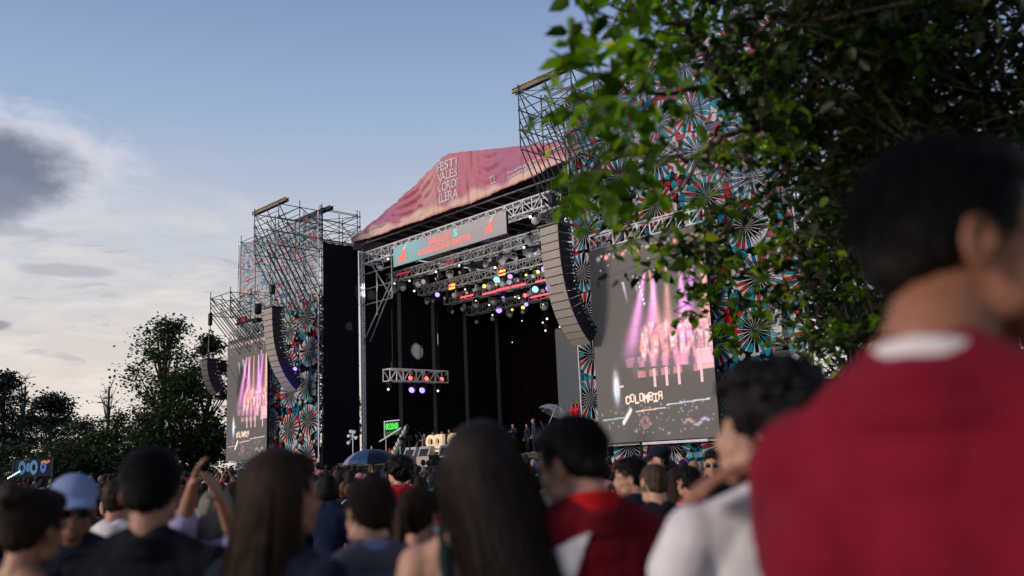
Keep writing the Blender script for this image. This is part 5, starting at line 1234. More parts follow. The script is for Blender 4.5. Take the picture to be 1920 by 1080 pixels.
def tousle(me, amp):
    n = len(me.vertices); co = np.empty(n * 3, np.float32); me.vertices.foreach_get('co', co); co = co.reshape(-1, 3)
    no = np.empty(n * 3, np.float32); me.vertex_normals.foreach_get('vector', no); no = no.reshape(-1, 3); x, y, z = co.T; a = np.arctan2(x, -y)
    h = np.sin(a * 17 + 3 * np.sin(z * 13)) * .45 + np.sin(a * 31 + z * 22 + 2 * np.sin(z * 31)) * .3 + np.sin(x * 130 + z * 60) * np.sin(y * 110 + z * 40) * .35 + np.sin(a * 7 + z * 9) * .5
    me.vertices.foreach_set('co', (co + no * (h * amp)[:, None]).ravel()); me.update()
FORE = []
def person(label, px, py, depth, yaw, skin, hair, hairm, top, topm, pose=('down', 'down'), head=(0, 0, 0), wide=1.0, fem=False, voxel=.0065, lean=0.0, trous=None, strand=None, sL=.5, sleeve=.55, collar=None, spreadx=1.0, scale=None, group=None, lefthand=None, curl=(.5, .5), palm=(None, None), bodyskin=None, nstr=None, hcol=None, headlean=0.0, drop=0.0, tilt=0.0, sweep=0.0):
    """head centre on the sight line (px, py) at depth; yaw turns the body, head=(yaw, pitch, roll) the head on it"""
    X = at(px, py, depth); HM = head_matrix(*head, lean=headlean, drop=drop); hc = HM @ Vector((0, -.005, 1.615)); RT = Euler((0, R(tilt), R(yaw))).to_matrix(); hr = RT @ hc; s = ((X.z - ground_z(X.y)) / hr.z) if scale is None else scale
    rz = R(yaw); loc = X - hr * s
    print('PERSON %s scale %.2f z0 %.2f' % (label[:28], s, loc.z))
    o = empty('person', loc, rz, label, 'person', group); o.scale = (s, s, s); o.rotation_euler = (0, R(tilt), rz)
    inv = (Matrix.Translation(loc) @ RT.to_4x4() @ Matrix.Diagonal((s, s, s, 1))).inverted()
    pose = tuple((tuple(inv @ v if isinstance(v, Vector) else Vector(v) for v in p) if isinstance(p, tuple) else p) for p in pose)
    b_ = Bl(); b_.M = HM; add_head(b_, 0, True, fem); b_.M = Matrix.Identity(4)
    nk = HM @ Vector((0, -.015, 1.545)); b_.chain([nk, Vector((0, -.022, 1.47)), Vector((0, -.028, 1.39))], [.052 if fem else .058, .052 if fem else .060, .066]); add_torso(b_, 0, wide, True, fem)
    for i, s_ in enumerate((-1, 1)): add_arm(b_, s_, pose[i], 0, wide, curl=curl[i], palm=palm[i])
    add_legs(b_); link('body', b_.done('body', skin, voxel, 4), o)
    rs_ = random.Random(int(px)); T = Bl()
    if top == 'tank':
        for c_, r_ in TORSO[1:]: T.ell(c_, (r_[0] * .94 + .010, r_[1] + .010, r_[2] * .93 + .006))
        T.ell((0, -.07, 1.27), (.10, .045, .10))
        if fem: T.ell((-.065, .085, 1.245), (.066, .056, .062)); T.ell((.065, .085, 1.245), (.066, .056, .062))
        for s_ in (-1, 1): T.chain([(s_ * .095, -.102, 1.28), (s_ * .105, -.085, 1.36), (s_ * .108, -.03, 1.435), (s_ * .10, .05, 1.37), (s_ * .08, .10, 1.28)], [.021] * 5)
    else:
        f = {'tee': .012, 'sweater': .022, 'jacket': .028, 'vest': .024, 'shirt': .014}[top]; add_torso(T, f, wide, True, fem); up = {'tee': sleeve, 'sweater': 1.93, 'jacket': 1.93, 'vest': 0, 'shirt': 1.93}[top]
        if top == 'vest':
            U = Bl(); add_torso(U, .014, wide, True, fem)
            for i, s_ in enumerate((-1, 1)): add_arm(U, s_, pose[i], .014, wide, upto=1.93, hand=False)
            me = U.done('shirt', hcol, voxel, 3); crumple(me, .004, 3); link('shirt', me, o)
            for s_ in (-1, 1): T.ell((s_ * .13, -.02, 1.38), (.03, .05, .03))
        else:
            for i, s_ in enumerate((-1, 1)): add_arm(T, s_, pose[i], f, wide, upto=up, hand=False)
        if top in ('sweater', 'jacket', 'shirt'): [T.chain([(s_ * .150 * wide, -.012, 1.27), (s_ * .158 * wide, -.005, .98)], [.075, .070]) for s_ in (-1, 1)]
        if top == 'sweater': T.chain([(-.165 * wide, .035, 1.26), (-.165 * wide, .05, .98)], [.092, .09]); T.chain([(-.12, -.04, 1.25), (-.12, -.03, 1.0)], [.10, .10]); T.chain([(.12, -.04, 1.25), (.12, -.03, 1.0)], [.10, .10])
        T.ell((0, -.002, .90), (.165 + f, .12 + f, .08)); nq = [Vector((.073 * math.cos(2 * math.pi * k / 20), -.030 + .068 * math.sin(2 * math.pi * k / 20), 1.412 - .020 * math.sin(2 * math.pi * k / 20))) for k in range(21)]; T.chain(nq, [.017 + f * .45] * 21); T.chain([q + Vector((q.x * .25, (q.y + .03) * .05, -.030)) for q in nq], [.016 + f * .45] * 21)
    me = T.done({'tee': 't_shirt', 'tank': 'tank_top', 'sweater': 'sweater', 'jacket': 'jacket', 'vest': 'waistcoat', 'shirt': 'shirt'}[top], topm, voxel, 12); crumple(me, .0015 if top == 'tank' else .006 if top != 'sweater' else .0075, px, top == 'sweater'); link(me.name, me, o)
    if collar:
        cm, hgt, rad = collar; C_ = Bl(10); N = 22
        for k in range(N):
            a, a2 = 2 * math.pi * k / N, 2 * math.pi * (k + 1) / N
            if abs(((a - math.pi / 2 + math.pi) % (2 * math.pi)) - math.pi) < .35: continue
            for h in np.linspace(-.012, hgt, 7):
                q = lambda t: Vector(((rad - h * .10) * math.cos(t), -.030 + (rad - .003 - h * .10) * math.sin(t), 1.424 + h - .020 * math.sin(t)))
                C_.cap(q(a), q(a2), .0075)
        link('collar', C_.done('collar', cm, .0055, 2), o)
    P_2 = Bl(); add_legs(P_2, .014, False); P_2.ell((0, -.003, .93), (.172, .128, .12)); link('trousers', P_2.done('trousers', trous or M_DARKP, max(voxel, .010), 3), o)
    if hair:
        hb = hair_blob(hair, 14, HM, sweep).done('hair', hairm, voxel, 2); tousle(hb, .010 if hair in ('long', 'wavy') else .0045); ho = link('hair', hb, o)
        if strand: strands(strand, HM, hairm, ho, nstr or (2600 if strand in ('long', 'wavy') else 4200), int(px) % 100, sL, spreadx=spreadx, sweep=sweep)
    FORE.append((o, HM)); return o, HM, inv
def head_bits(o, HM, glasses=False, mouth=(.30, .11, .09), smile=False, big=1.0):
    EW = mat('eye_white', (.34, .29, .27), .3); EB = mat('eye_dark', (.02, .012, .01), .15); LP = mat('lips', mouth, .4)
    for s_ in (-1, 1):
        e = MB().ball(HM @ Vector((s_ * .031, .0725, 1.598)), .0118 * big, 10, 8).build('eye', EW, o, True); MB().ball(HM @ Vector((s_ * .031, .0797, 1.598)), .0060 * big, 8, 6).build('iris', EB, e, True)
        MB().path([HM @ Vector((s_ * .015, .094, 1.620)), HM @ Vector((s_ * .032, .094, 1.627)), HM @ Vector((s_ * .050, .080, 1.620))], .0022, 5).build('eyebrow', H_BLACK, o)
    MB().path([HM @ Vector(p) for p in ((-.024, .094, 1.551), (-.01, .101, 1.547), (.01, .101, 1.547), (.024, .094, 1.551))], .0030, 6).build('mouth', LP, o)
    if smile: MB().path([HM @ Vector(p) for p in ((-.018, .0995, 1.549), (0, .1045, 1.5465), (.018, .0995, 1.549))], .0034, 6).build('teeth', EW, o)
def flat_cap(me, zc):
    for v in me.vertices:
        if v.co.z < zc: v.co.z = zc
def add_cap(o, HM, m_cap, brim_yaw=0, name='cap'):
    b_ = Bl(); b_.M = HM @ Matrix.Translation((0, -.012, 1.65)) @ Matrix.Rotation(R(brim_yaw), 4, 'Z') @ Matrix.Translation((0, .012, -1.65))
    Mx = b_.M; b_.M = Matrix.Identity(4); b_.ell((0, -.012, 1.664), (.094, .109, .084)); cme = b_.done(name, m_cap, .005, 3); flat_cap(cme, 1.648); cme.transform(Mx)
    c_ = link(name, cme, o); m = MB()
    P_b = []
    for t_ in (0, .008):
        row = []
        for k in range(11):
            a = R(-72 + 14.4 * k); row.append(Mx @ Vector((math.sin(a) * .078, .055 + math.cos(a) * .125, 1.650 - .020 * abs(math.sin(a)) ** 2 * 1.2 - .018 * math.cos(a) + t_)))
        P_b.append(row)
    ins = [[Mx @ Vector((math.sin(R(-72 + 14.4 * k)) * .080, .045 + math.cos(R(-72 + 14.4 * k)) * .045, 1.657 + t_)) for k in range(11)] for t_ in (0, .008)]
    for k in range(10):
        m.poly([ins[1][k], ins[1][k + 1], P_b[1][k + 1], P_b[1][k]]); m.poly([ins[0][k + 1], ins[0][k], P_b[0][k], P_b[0][k + 1]]); m.poly([P_b[0][k], P_b[1][k], P_b[1][k + 1], P_b[0][k + 1]])
    m.build('brim', m_cap, c_, True); return c_
C_RED = cloth_mat('crimson_knit', (.19, .006, .020)); C_WHITE = cloth_mat('white_cotton', (.70, .66, .66)); C_BLACK = cloth_mat('black_cotton', (.008, .009, .014)); C_GREEN = cloth_mat('dark_green_cotton', (.010, .026, .020))
C_RED2 = cloth_mat('red_jacket_cloth', (.14, .004, .010)); C_REDC = cloth_mat('bright_red_collar', (.48, .010, .012)); C_GREYV = cloth_mat('slate_grey_wool', (.125, .115, .140)); C_BLUES = cloth_mat('pale_blue_cotton', (.24, .32, .55)); C_LILAC = cloth_mat('lilac_cotton', (.42, .36, .62)); C_DENIM = cloth_mat('pale_denim', (.16, .22, .36))
C_CAPB = cloth_mat('washed_blue_cotton', (.22, .30, .48)); C_NAVY = cloth_mat('navy_cloth', (.010, .013, .030)); C_OLIVE = cloth_mat('dark_brown_cotton', (.030, .020, .014)); C_MAUVE = cloth_mat('mauve_cotton', (.25, .14, .18))
# the tall man in crimson at the right edge, his left arm round the woman beside him
el_, wr_, hd_ = at(1500, 1050, 1.46), at(1452, 868, 1.76), at(1340, 892, 1.78)
o, HM, inv = person('tall man in crimson sweater seen from behind at the right edge, white collar showing', 1790, 444, 1.19, -44, skin_mat('skin_warm', (.30, .125, .070)), 'short', H_BLACK, 'sweater', C_RED, pose=((el_, wr_, hd_), 'down'), head=(-56, 4, 0), drop=-.016, wide=.88, voxel=.0055, strand='short', collar=(C_WHITE, .032, .070), curl=(.25, .5), palm=((0, 0, -1), None), headlean=.045, nstr=6500)
MB().ball(HM @ Vector((.079, .009, 1.562)), .004, 8, 6).build('ear_stud', mat('dark_metal', (.1, .1, .1), .3, .8), o, True)
# curly-haired woman in white
o, HM, inv = person('curly-haired woman in white t-shirt with round pearl earring leaning on the man in crimson', 1440, 806, 1.98, 8, SKIN[0], 'curly', H_BLACK, 'tee', C_WHITE, pose=('down', 'down'), tilt=9, head=(64, 4, 8), fem=True, voxel=.0065, strand='curly', nstr=3600, headlean=.02, sleeve=.30)
MB().ball(HM @ Vector((-.088, .004, 1.545)), .016, 14, 10).build('earring', mat('pearl', (.85, .82, .76), .2, coat=.5), o, True); head_bits(o, HM)
# woman with very long dark hair, centre
o, HM, inv = person('woman with very long straight dark hair and dark green tank top at centre bottom', 905, 880, 2.36, 4, SKIN[0], 'long', hair_mat('soft_black_hair', (.022, .014, .012)), 'tank', C_GREEN, pose=('down', 'front'), head=(-6, 3, 0), fem=True, voxel=.0065, strand='long', sL=.60, nstr=5200, spreadx=1.25, sweep=.085)
# man in red jacket
o, HM, inv = person('man in dark red jacket with white shoulder patch and bright red collar looking down left', 1072, 862, 2.42, 14, SKIN[0], 'short', H_BLACK, 'jacket', C_RED2, pose=('front', 'down'), head=(40, 16, 0), wide=1.08, voxel=.006, strand='short', collar=(C_REDC, .056, .080), nstr=5200, headlean=.02); head_bits(o, HM)
jm = next(ch for ch in o.children if ch.name.startswith('jacket')).data; pv = {}; pm = MB()
def inside(x_, z_):
    T_ = ((-.035, 1.405), (-.215, 1.325), (-.150, 1.175)); s_ = [(T_[(i + 1) % 3][0] - T_[i][0]) * (z_ - T_[i][1]) - (T_[(i + 1) % 3][1] - T_[i][1]) * (x_ - T_[i][0]) for i in range(3)]
    return all(q > 0 for q in s_) or all(q < 0 for q in s_)
for p in jm.polygons:
    if p.normal.y < .25 and p.center.y < .03 and inside(p.center.x, p.center.z):
        ids = []
        for vi in p.vertices:
            if vi not in pv: v = jm.vertices[vi]; pv[vi] = len(pm.v); pm.v.append(tuple(v.co + v.normal * .005))
            ids.append(pv[vi])
        pm.f.append(tuple(ids))
pm.build('shoulder_patch', C_WHITE, o, True)
# man in black t-shirt
o, HM, inv = person('broad man in black t-shirt with cropped black hair at lower left', 285, 912, 2.62, 2, SKIN[1], 'short', H_BLACK, 'tee', C_BLACK, head=(4, 3, 0), wide=1.10, strand='short', nstr=5000)
# woman with long brown hair, left of centre
o, HM, inv = person('woman with long wavy brown hair catching warm light on its left side', 530, 925, 2.45, -26, SKIN[1], 'wavy', H_BROWN, 'shirt', C_NAVY, head=(-34, 2, 0), fem=True, strand='wavy', sL=.52, nstr=4200, spreadx=1.05, sweep=-.03)
# man in grey waistcoat
o, HM, inv = person('man in grey waistcoat over pale blue shirt with neat dark hair', 693, 955, 2.95, 14, SKIN[0], 'short', H_DBROWN, 'vest', C_GREYV, hcol=C_BLUES, head=(26, 6, 0), strand='short', collar=(C_BLUES, .036, .071), nstr=4600)
# brown-haired woman right of him
o, HM, inv = person('woman with tied light brown hair and round earring right of the grey waistcoat', 786, 965, 3.5, -8, SKIN[1], 'tail', H_BROWN, 'tee', C_MAUVE, head=(-20, 4, 0), fem=True, strand='short', nstr=3000)
MB().ball(HM @ Vector((.086, .0, 1.548)), .014, 10, 8).build('earring', MATS['pearl'], o, True)
# blue cap
o, HM, inv = person('man in washed blue cap and sunglasses facing the camera at far left', 137, 950, 3.35, 206, SKIN[2], 'buzz', H_BLACK, 'jacket', C_NAVY, head=(4, 6, 0)); head_bits(o, HM); add_cap(o, HM, C_CAPB)
m = MB(); [m.ball(HM @ Vector((s_ * .032, .096, 1.598)), (.026, .008, .018), 12, 8, HM.to_3x3()) for s_ in (-1, 1)]; m.path([HM @ Vector(p) for p in ((-.08, .01, 1.60), (-.062, .085, 1.602), (0, .106, 1.604), (.062, .085, 1.602), (.08, .01, 1.60))], .0028, 5); m.build('sunglasses', mat('black_plastic', (.01, .01, .012), .12), o)
# far left woman
o, HM, inv = person('woman with pinned-up dark hair and bare shoulder at the bottom left corner', 62, 985, 2.55, -12, SKIN[1], 'bun', H_DBROWN, 'tank', C_OLIVE, head=(-8, 6, 4), fem=True, strand='short', nstr=3600)
# raised, clapping arms behind the man in black
o, HM, inv = person('grey-haired person in lilac top raising both arms beside the man in black tee', 405, 962, 4.1, -2, SKIN[1], 'bob', H_GREY, 'tee', C_LILAC, sleeve=.95, pose=((at(345, 975, 3.95), at(362, 908, 3.9)), (at(440, 1010, 4.0), at(412, 934, 3.9))), head=(6, 0, 0), fem=True, voxel=.007, curl=(.25, .3), palm=((1, 0, 0), (-1, 0, 0)))
# middle distance, right of the red jacket
o, HM, inv = person('dark-haired man in black jacket in left profile beyond the red jacket', 1183, 893, 5.3, 44, SKIN[0], 'short', H_BLACK, 'jacket', C_NAVY, head=(38, 4, 0), voxel=.009, strand='short', nstr=1500); head_bits(o, HM)
o, HM, inv = person('man with shaved head and black hooded top seen from behind', 1227, 905, 4.9, 8, SKIN[0], 'buzz', hair_mat('stubble', (.07, .05, .035), .6), 'sweater', C_BLACK, head=(8, 6, 0), wide=1.05, voxel=.008)
o, HM, inv = person('smiling dark-haired woman facing the camera in a blue and white print top', 1253, 897, 8.2, 172, SKIN[0], 'long', H_BLACK, 'tee', mat('blue_white_print', (.25, .32, .55), .8, var=.8, vscale=22), head=(0, 2, 0), fem=True, voxel=.010); head_bits(o, HM, smile=True, big=1.1)
o, HM, inv = person('man in navy cap and white t-shirt looking left before the printed fabric', 1236, 862, 8.8, 52, SKIN[0], 'buzz', H_BLACK, 'tee', C_WHITE, head=(30, 4, 0), voxel=.011); add_cap(o, HM, C_NAVY)
o, HM, inv = person('person in dark sunglasses facing the camera right of the printed fabric edge', 1337, 868, 8.6, 160, SKIN[0], 'short', H_BLACK, 'jacket', C_BLACK, head=(0, 4, 0), voxel=.011); head_bits(o, HM)
m = MB(); [m.ball(HM @ Vector((s_ * .032, .096, 1.598)), (.027, .008, .019), 8, 6, HM.to_3x3()) for s_ in (-1, 1)]; m.build('sunglasses', MATS['black_plastic'], o)
o, HM, inv = person('person in bright pink top low behind the white t-shirt of the curly-haired woman', 1291, 902, 6.6, 20, SKIN[1], 'short', H_BLACK, 'tee', cloth_mat('pink_cotton', (.62, .10, .28)), head=(10, 4, 0), voxel=.010, strand='short', nstr=900)
o, HM, inv = person('curly-haired person in bright red top near the umbrella', 747, 884, 9.5, 30, SKIN[0], 'curly', H_BLACK, 'tee', cloth_mat('bright_red_cotton', (.60, .015, .03)), head=(25, 0, 0), voxel=.011)
o, HM, inv = person('person in white t-shirt half hidden left of the man in black tee', 222, 935, 5.0, -10, SKIN[1], 'short', H_DBROWN, 'tee', C_WHITE, head=(10, 6, 0), voxel=.009)

# ---------------- the crowd ----------------
def crowd_variant(hair, top, arms, fem=False, head=(0, 0, 0), face=False):
    """shared meshes of one kind of spectator"""
    HM = head_matrix(*head); vx = .017
    b_ = Bl(10); b_.M = HM; add_head(b_, .002, False, fem); b_.ell((-.080, 0, 1.592), (.007, .018, .030)); b_.ell((.080, 0, 1.592), (.007, .018, .030)); b_.M = Matrix.Identity(4)
    b_.cap(HM @ Vector((0, -.015, 1.54)), (0, -.028, 1.39), .055, .066); add_torso(b_, 0, 1, True, fem); pr = [(-1, arms[0]), (1, arms[1])]
    for s_, a in pr: add_arm(b_, s_, a, .002, 1, curl=.25, hs=1.1)
    add_legs(b_); body = b_.done('body', M_SKINOBJ, vx * .82, 2)
    T = Bl(10); f = .018 if top == 'jacket' else .014; add_torso(T, f, 1, True, fem); T.ell((0, -.002, .90), (.175, .13, .08)); [add_arm(T, s_, a, f, 1, upto=1.9 if top == 'jacket' else .55, hand=False) for s_, a in pr]
    tm = T.done('jacket' if top == 'jacket' else 't_shirt', M_CLOTHOBJ, vx, 2); crumple(tm, .004, len(hair))
    L_ = Bl(8); add_legs(L_, .014, False); L_.ell((0, -.003, .93), (.17, .125, .12)); lm = L_.done('trousers', M_DARKP, .022, 2)
    out = [('body', body, 's'), (tm.name.split('.')[0], tm, 'c'), ('trousers', lm, 't')]
    if hair == 'cap':
        out.append(('hair', hair_blob('buzz', 10, HM).done('hair', M_HAIROBJ, .012, 1), 'h')); q = Bl(10); q.ell((0, -.012, 1.668), (.096, .110, .086)); q.cap((-.05, .10, 1.66), (.05, .10, 1.66), .018); q.cap((-.035, .14, 1.658), (.035, .14, 1.658), .014); cme = q.done('cap', M_CLOTHOBJ, .012, 1); flat_cap(cme, 1.645); cme.transform(HM); out.append(('cap', cme, 'k'))
    elif hair: out.append(('hair', hair_blob(hair, 10, HM).done('hair', M_HAIROBJ, .013, 1), 'h'))
    return out
CV = {}
for key, args in {'short-haired': ('short', 'tee', ('down', 'down')), 'long-haired': ('long', 'tee', ('down', 'down'), True), 'capped': ('cap', 'tee', ('down', 'down')), 'shaven-headed': ('buzz', 'jacket', ('down', 'down')), 'bun-haired': ('bun', 'jacket', ('front', 'front'), True),
                  'arms-raised short-haired': ('short', 'tee', ('raised', 'raised')), 'phone-raising': ('short', 'jacket', ('down', 'phone')), 'curly-haired': ('curly', 'tee', ('down', 'front')), 'bob-haired': ('bob', 'jacket', ('down', 'down'), True, (25, 5, 0)), 'clapping long-haired': ('long', 'tee', ('clap', 'clap'), True)}.items():
    CV[key] = crowd_variant(*args)
SHIRTS = [('black', (.010, .010, .013), 9), ('navy', (.015, .022, .06), 5), ('white', (.62, .60, .62), 3), ('grey', (.15, .15, .17), 3), ('red', (.42, .02, .03), 2), ('teal', (.02, .20, .24), 1.4), ('purple', (.14, .05, .30), 1.6), ('pink', (.50, .16, .24), 1.6), ('beige', (.36, .28, .20), 1.4), ('pale blue', (.22, .34, .58), 1.8), ('brown', (.08, .045, .03), 1.6), ('yellow', (.50, .36, .05), .5)]
HAIRS = [('black', (.012, .010, .010), 8), ('dark brown', (.030, .018, .012), 6), ('brown', (.09, .045, .02), 2), ('fair', (.30, .19, .09), .6), ('grey', (.22, .20, .19), .7)]
SKS = [(.48, .26, .17), (.38, .19, .12), (.28, .14, .085)]
cr = random.Random(42)
def wpick(L): return cr.choices(L, [q[-1] for q in L])[0]
CROWD = []
def crowd_person(loc, key, shirt, hairc, skin, s, yaw, group='spectators standing in the crowd'):
    o = empty('person', loc, yaw, None, 'person', group); o.scale = (s, s, s)
    for nm, me, kind in CV[key]:
        ch = link(nm, me, o); ch.color = {'s': (*skin, 1), 'c': (*shirt[1], 1), 'h': (*hairc[1], 1), 'k': (*(shirt[1] if shirt[0] not in ('black', 'yellow', 'pale blue') else (.05, .05, .06)), 1), 't': (.1, .1, .1, 1)}[kind]
    return o
def zone(px):
    for lim, nm in ((75, 'near the lit stall at the left edge'), (200, 'around the blue cap'), (330, 'around the head of the man in black tee'), (425, 'below the far-left trees'), (510, 'below the far video screen'), (605, 'below the left printed tower'), (672, 'below the dark side curtain'), (760, 'around the striped umbrella'), (850, 'below the pale floor monitors'), (1000, 'before the dark middle of the stage'), (1110, 'before the right part of the stage'), (1240, 'below the left half of the giant screen'), (1345, 'below the right half of the giant screen')):
        if px < lim: return nm
    return 'near the right edge behind the couple'
taken = [(f[0].location.x, f[0].location.y) for f in FORE]
keys = list(CV); wts = [9, 6, 3, 2, 3, 1.1, 1.4, 2, 3, .8]
n = 0; tries = 0
while n < 262 and tries < 60000:
    tries += 1
    dep = 4.6 + 27 * cr.random() ** 1.25; px = cr.uniform(-40, 1480)
    if dep < 6.5 and (px < 1420): continue
    if dep < 8.0 and px < 650: continue
    if dep < 7.0 and cr.random() < .35: continue
    X = at(px, 900, dep); x_, y_ = X.x, X.y
    if any((x_ - q[0]) ** 2 + (y_ - q[1]) ** 2 < (.50 if q[1] < 12 else .46) ** 2 for q in taken): continue
    if (Vector((x_, y_, 0)) - P0).dot(BK) > -5.6: continue
    key = cr.choices(keys, wts if not 330 < px < 520 else [6, 5, 2, 1, 2, 4, 3, 1, 2, 4])[0]; s = cr.gauss(.955, .045) * (.96 if 'long' in key or 'bun' in key or 'bob' in key else 1.0); s = min(1.05, max(.85, s))
    if dep < 9: s = min(s, .975)
    if key.startswith('arms') and (dep < 12): key = 'short-haired'
    if key.startswith('clap') and dep < 10: key = 'long-haired'
    if key == 'phone-raising' and dep < 8: key = 'capped'
    taken.append((x_, y_)); shirt = wpick(SHIRTS if dep > 11 else SHIRTS[:4]); hc_ = wpick(HAIRS); sk = cr.choice(SKS); yw = R(cr.gauss(14, 22)) + (math.pi if cr.random() < .035 else 0)
    o = crowd_person(Vector((x_, y_, ground_z(y_))), key, shirt, hc_, sk, s, yw); CROWD.append((o, key, shirt[0], hc_[0], px, dep)); n += 1
print('CROWD', n, tries)
bk_ = {}
for rec in CROWD:
    o, key, sh_, hr, px, dep = rec; row = 'near row' if dep < 9 else 'middle row' if dep < 16 else 'far row'
    hair_txt = hr + ' hair' if key != 'shaven-headed' else 'shaved %s hair' % hr
    nm = {'short-haired': 'person with short %s', 'long-haired': 'person with long %s', 'capped': 'person in cap over %s', 'shaven-headed': 'person with %s', 'bun-haired': 'person with %s in a bun', 'arms-raised short-haired': 'arms-up person with %s', 'phone-raising': 'person raising a hand, %s', 'curly-haired': 'person with curly %s', 'bob-haired': 'person with bobbed %s', 'clapping long-haired': 'person clapping overhead, long %s'}[key] % hair_txt
    bk_.setdefault((nm, sh_, row, zone(px)), []).append(rec)
for (nm, sh_, row, zn), L in bk_.items():
    L.sort(key=lambda r_: r_[4])
    for i, rec in enumerate(L):
        lab = '%s, %s top, %s %s' % (nm, sh_, row, zn)
        if len(L) > 1: lab = ('left one' if i == 0 else 'right one' if i == len(L) - 1 else ordinal(i) + ' one') + ': ' + lab
        rec[0]['label'] = ' '.join(lab.split()[:16])
# the rest of the far crowd, one mass of heads and shoulders
m_far = attr_mat('far_crowd', 0, .8); V = []; F = []; Cc = []
tmpl = MB().ball((0, 0, 1.61), (.095, .11, .125), 8, 6).ball((0, .045, 1.57), (.06, .07, .08), 6, 5).ball((0, 0, 1.28), (.23, .14, .20), 8, 6).tube((0, 0, 1.3), (0, 0, .0), .19, 6); tv = np.array(tmpl.v); hv = 8 * 5 + 2; fv = 6 * 4 + 2
base = 0
for k in range(900):
    dep = cr.uniform(12, 60); px = cr.uniform(-150, 1560); X = at(px, 900, dep)
    sd2 = (Vector((X.x, X.y, 0)) - P0).dot(BK)
    if sd2 > -5.2 and not (px < 395): continue
    if dep < 30 and any((X.x - q[0]) ** 2 + (X.y - q[1]) ** 2 < .3 for q in taken): continue
    s = cr.uniform(.92, 1.08); a = cr.gauss(0, .5); v = tv * s; v = np.stack([v[:, 0] * math.cos(a) - v[:, 1] * math.sin(a) + X.x, v[:, 0] * math.sin(a) + v[:, 1] * math.cos(a) + X.y, v[:, 2] + ground_z(X.y)], 1)
    cc = np.zeros((len(v), 4)); cc[:, 3] = 1; cc[:hv, :3] = wpick(HAIRS)[1]; cc[hv:hv + fv, :3] = cr.choice(SKS); cc[hv + fv:, :3] = wpick(SHIRTS)[1]
    V += [tuple(q) for q in v]; F += [tuple(i + base for i in f) for f in tmpl.f]; Cc.append(cc); base += len(tv)
me = bpy.data.meshes.new('far_crowd'); me.from_pydata(V, [], F); me.materials.append(m_far); ca = me.color_attributes.new('Col', 'FLOAT_COLOR', 'POINT'); ca.data.foreach_set('color', np.concatenate(Cc).astype(np.float32).ravel())
me.polygons.foreach_set('use_smooth', [True] * len(me.polygons)); fc_ = link('distant_crowd', me); tag(fc_, 'dense mass of far spectators packed up to the stage barriers', 'crowd', kind='stuff')
# musicians on the stage
def musician(px, py, d, key, shirt, hairc, lab, s=1.0, yaw=R(180)):
    u, z_ = on_d(px, py, d); o = crowd_person(S(u, d, DECK + .01), key, shirt, hairc, SKS[0], s, STAGE_ROT + yaw, 'musicians on the stage'); o['label'] = lab; return o
suit = ('suit', (.02, .02, .035)); gold = ('x', (.30, .20, .08)); BLKH = ('black', (.012, .01, .01))
musician(1000, 790, 2.4, 'shaven-headed', ('x', (.035, .035, .06)), ('x', (.2, .12, .08)), 'bald man in dark suit standing tall at right centre of the stage', 1.05, R(150))
musician(988, 800, 3.2, 'bob-haired', suit, BLKH, 'musician in black just left of the bald man in dark suit', .95, R(170))
musician(962, 798, 3.6, 'bun-haired', suit, BLKH, 'musician with hands before the chest left of the bald man', 1.0, R(190))
musician(941, 800, 5.0, 'phone-raising', suit, BLKH, 'trumpet-side musician in dark suit seen over the long dark hair', 1.0, R(170))
for i, (px, d, key, col) in enumerate(((781, 4.0, 'short-haired', (.03, .03, .05)), (796, 5.0, 'bun-haired', (.10, .09, .08)), (812, 4.2, 'capped', (.02, .02, .03)), (829, 5.4, 'short-haired', (.45, .05, .12)), (842, 4.4, 'bob-haired', (.05, .05, .08)), (700, 5.0, 'short-haired', (.02, .02, .03)))):
    musician(px, 808, d, key, ('x', col), BLKH, ('musician in dark top on the stage right of the green clock', 'musician in grey top beside the one near the green clock', 'musician in light cap on the left half of the stage', 'musician in magenta-red top on the left half of the stage', 'musician in dark jacket just above the cream letters', 'stagehand in black near the left stage column')[i], .96 + .02 * i, R(150 + 12 * i))
for i, px in enumerate((1074, 1081, 1093, 1101)):
    d = 7.5; col = [(.50, .02, .02), (.42, .03, .05), (.16, .03, .10), (.12, .02, .08)][i]
    u, z_ = on_d(px, 770, d); o = crowd_person(S(u, d, DECK + 1.1), 'arms-raised short-haired' if i == 1 else 'clapping long-haired' if i == 3 else 'long-haired', ('x', col), BLKH, (.4, .12, .10), .98, STAGE_ROT + R(170 + 15 * i), 'musicians on the stage')
    o['label'] = ('leftmost singer in bright red on the rear riser', 'second singer in red with raised arms on the rear riser', 'third singer, purple-lit, on the rear riser', 'rightmost singer, purple-lit, on the rear riser')[i]
o = stage_empty('riser', on_d(1062, 795, 7.5)[0], 6.6, DECK + .005, 'black stage riser under the four red-lit singers', 'riser'); MB().box2((0, 0, 0), (4.2, 3, 1.1)).build('deck', M_DECK, o); MB().box2((-.02, -.02, 1.0), (4.22, 3.02, 1.095)).build('edge', M_ALUD, o)
spot(S(on_d(1085, 760, 7.5)[0], 5.0, 9.5), S(on_d(1085, 760, 7.5)[0], 7.6, 4.2), 900, 34, (1, .04, .05), .6, .2)
spot(S(-9, -1.5, 11), S(-8.5, 3, 3.4), 500, 40, (1, .8, .7), .8, .2)
# camera operator on the crane platform
u, z_ = on_d(731, 812, -1.5); o = crowd_person(S(u, -1.5, .92), 'capped', ('x', (.02, .02, .05)), BLKH, SKS[0], 1.0, STAGE_ROT + R(-60), None); o['label'] = 'camera operator in red cap standing at the camera crane'
for ch in o.children:
    if ch.name.startswith('cap'): ch.color = (.5, .02, .03, 1)
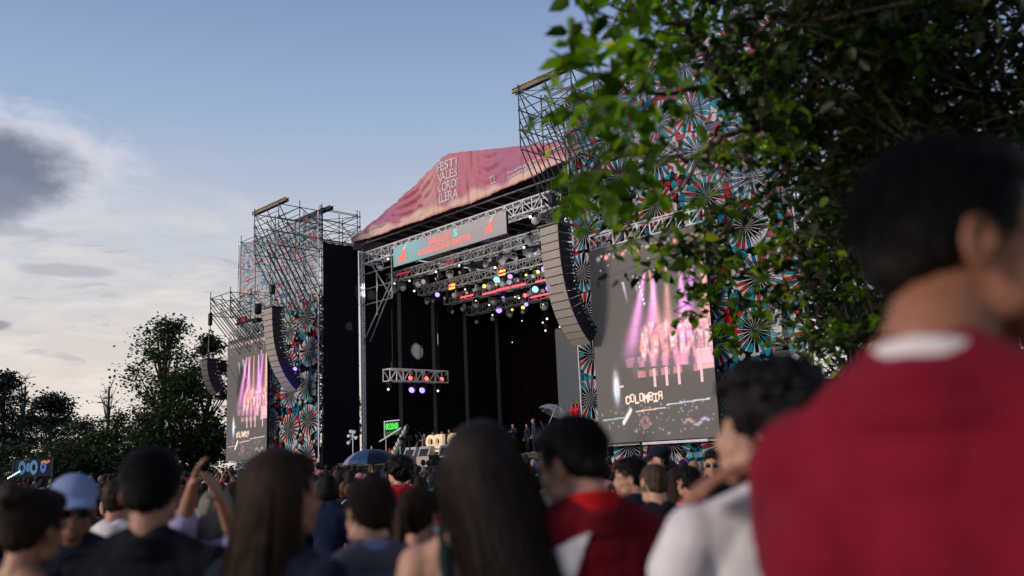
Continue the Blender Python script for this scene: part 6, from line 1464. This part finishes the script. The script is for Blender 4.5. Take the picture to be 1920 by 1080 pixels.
# lit stall far left -----------------------------------------------------
B0 = at(62, 878, 62); st_ = empty('festival_stall', (B0.x, B0.y, 0), R(8), 'distant festival stall with light-blue glowing ring motifs at the left edge', 'stall')
MB().box2((-2.6, 0, 0), (2.6, 2, B0.z - .6)).build('booth', C_NAVY, st_); 
for sx in (-2.5, 2.5): MB().tube((sx, -.1, 0), (sx, -.1, B0.z + .7), .05).build('pole', M_STEEL, st_)
MB().box2((-2.6, -.08, B0.z - .55), (2.6, 0, B0.z + .6)).build('fascia_board', mat('teal_board', (.01, .03, .05), .6), st_)
for i, (cx, rr2, cl, es) in enumerate(((-1.35, .34, (.10, .26, .48), .18), (.15, .36, (.15, .32, .48), .2), (-.55, .16, (.10, .25, .45), .2), (1.35, .26, (.12, .2, .5), .2))):
    m = MB()
    for k in range(10):
        a = 2 * math.pi * k / 10
        m.ball((cx + rr2 * math.cos(a), -.12, B0.z + .05 + rr2 * math.sin(a)), (.15, .05, .15), 7, 5)
    m.build('ring_motif', mat('ring_glow_%d' % i, cl, .5, emis=cl, es=es), st_)
m = MB(); [m.ball((1.2 + .26 * k, -.12, B0.z + .35 + .06 * (k % 2)), (.20, .05, .10), 7, 5) for k in range(4)]; m.build('orange_motif', mat('orange_glow', (.9, .3, .08), .5, emis=(.7, .22, .06), es=.3), st_)
m = MB(); [m.ball((-2.4 + .3 * k, -.5, B0.z - .95 + .1 * math.sin(k * 2)), .085, 6, 4) for k in range(9)]; m.path([(-2.4 + .3 * k, -.5, B0.z - .95 + .1 * math.sin(k * 2)) for k in range(9)], .012, 4); m.build('red_light_string', mat('red_glow', (.9, .02, .02), .5, emis=(1, .03, .03), es=1.6), st_)
m = MB(); [m.ball((-3.0 + .2 * k, -.3, B0.z - .6 + .06 * k), .07, 6, 4) for k in range(8)]; m.path([(-3.0 + .2 * k, -.3, B0.z - .6 + .06 * k) for k in range(8)], .012, 4); m.build('white_light_string', mat('white_glow', (.9, .9, .9), .5, emis=(.8, 1, .95), es=1.2), st_)
st_.scale = (.5, .5, 1);
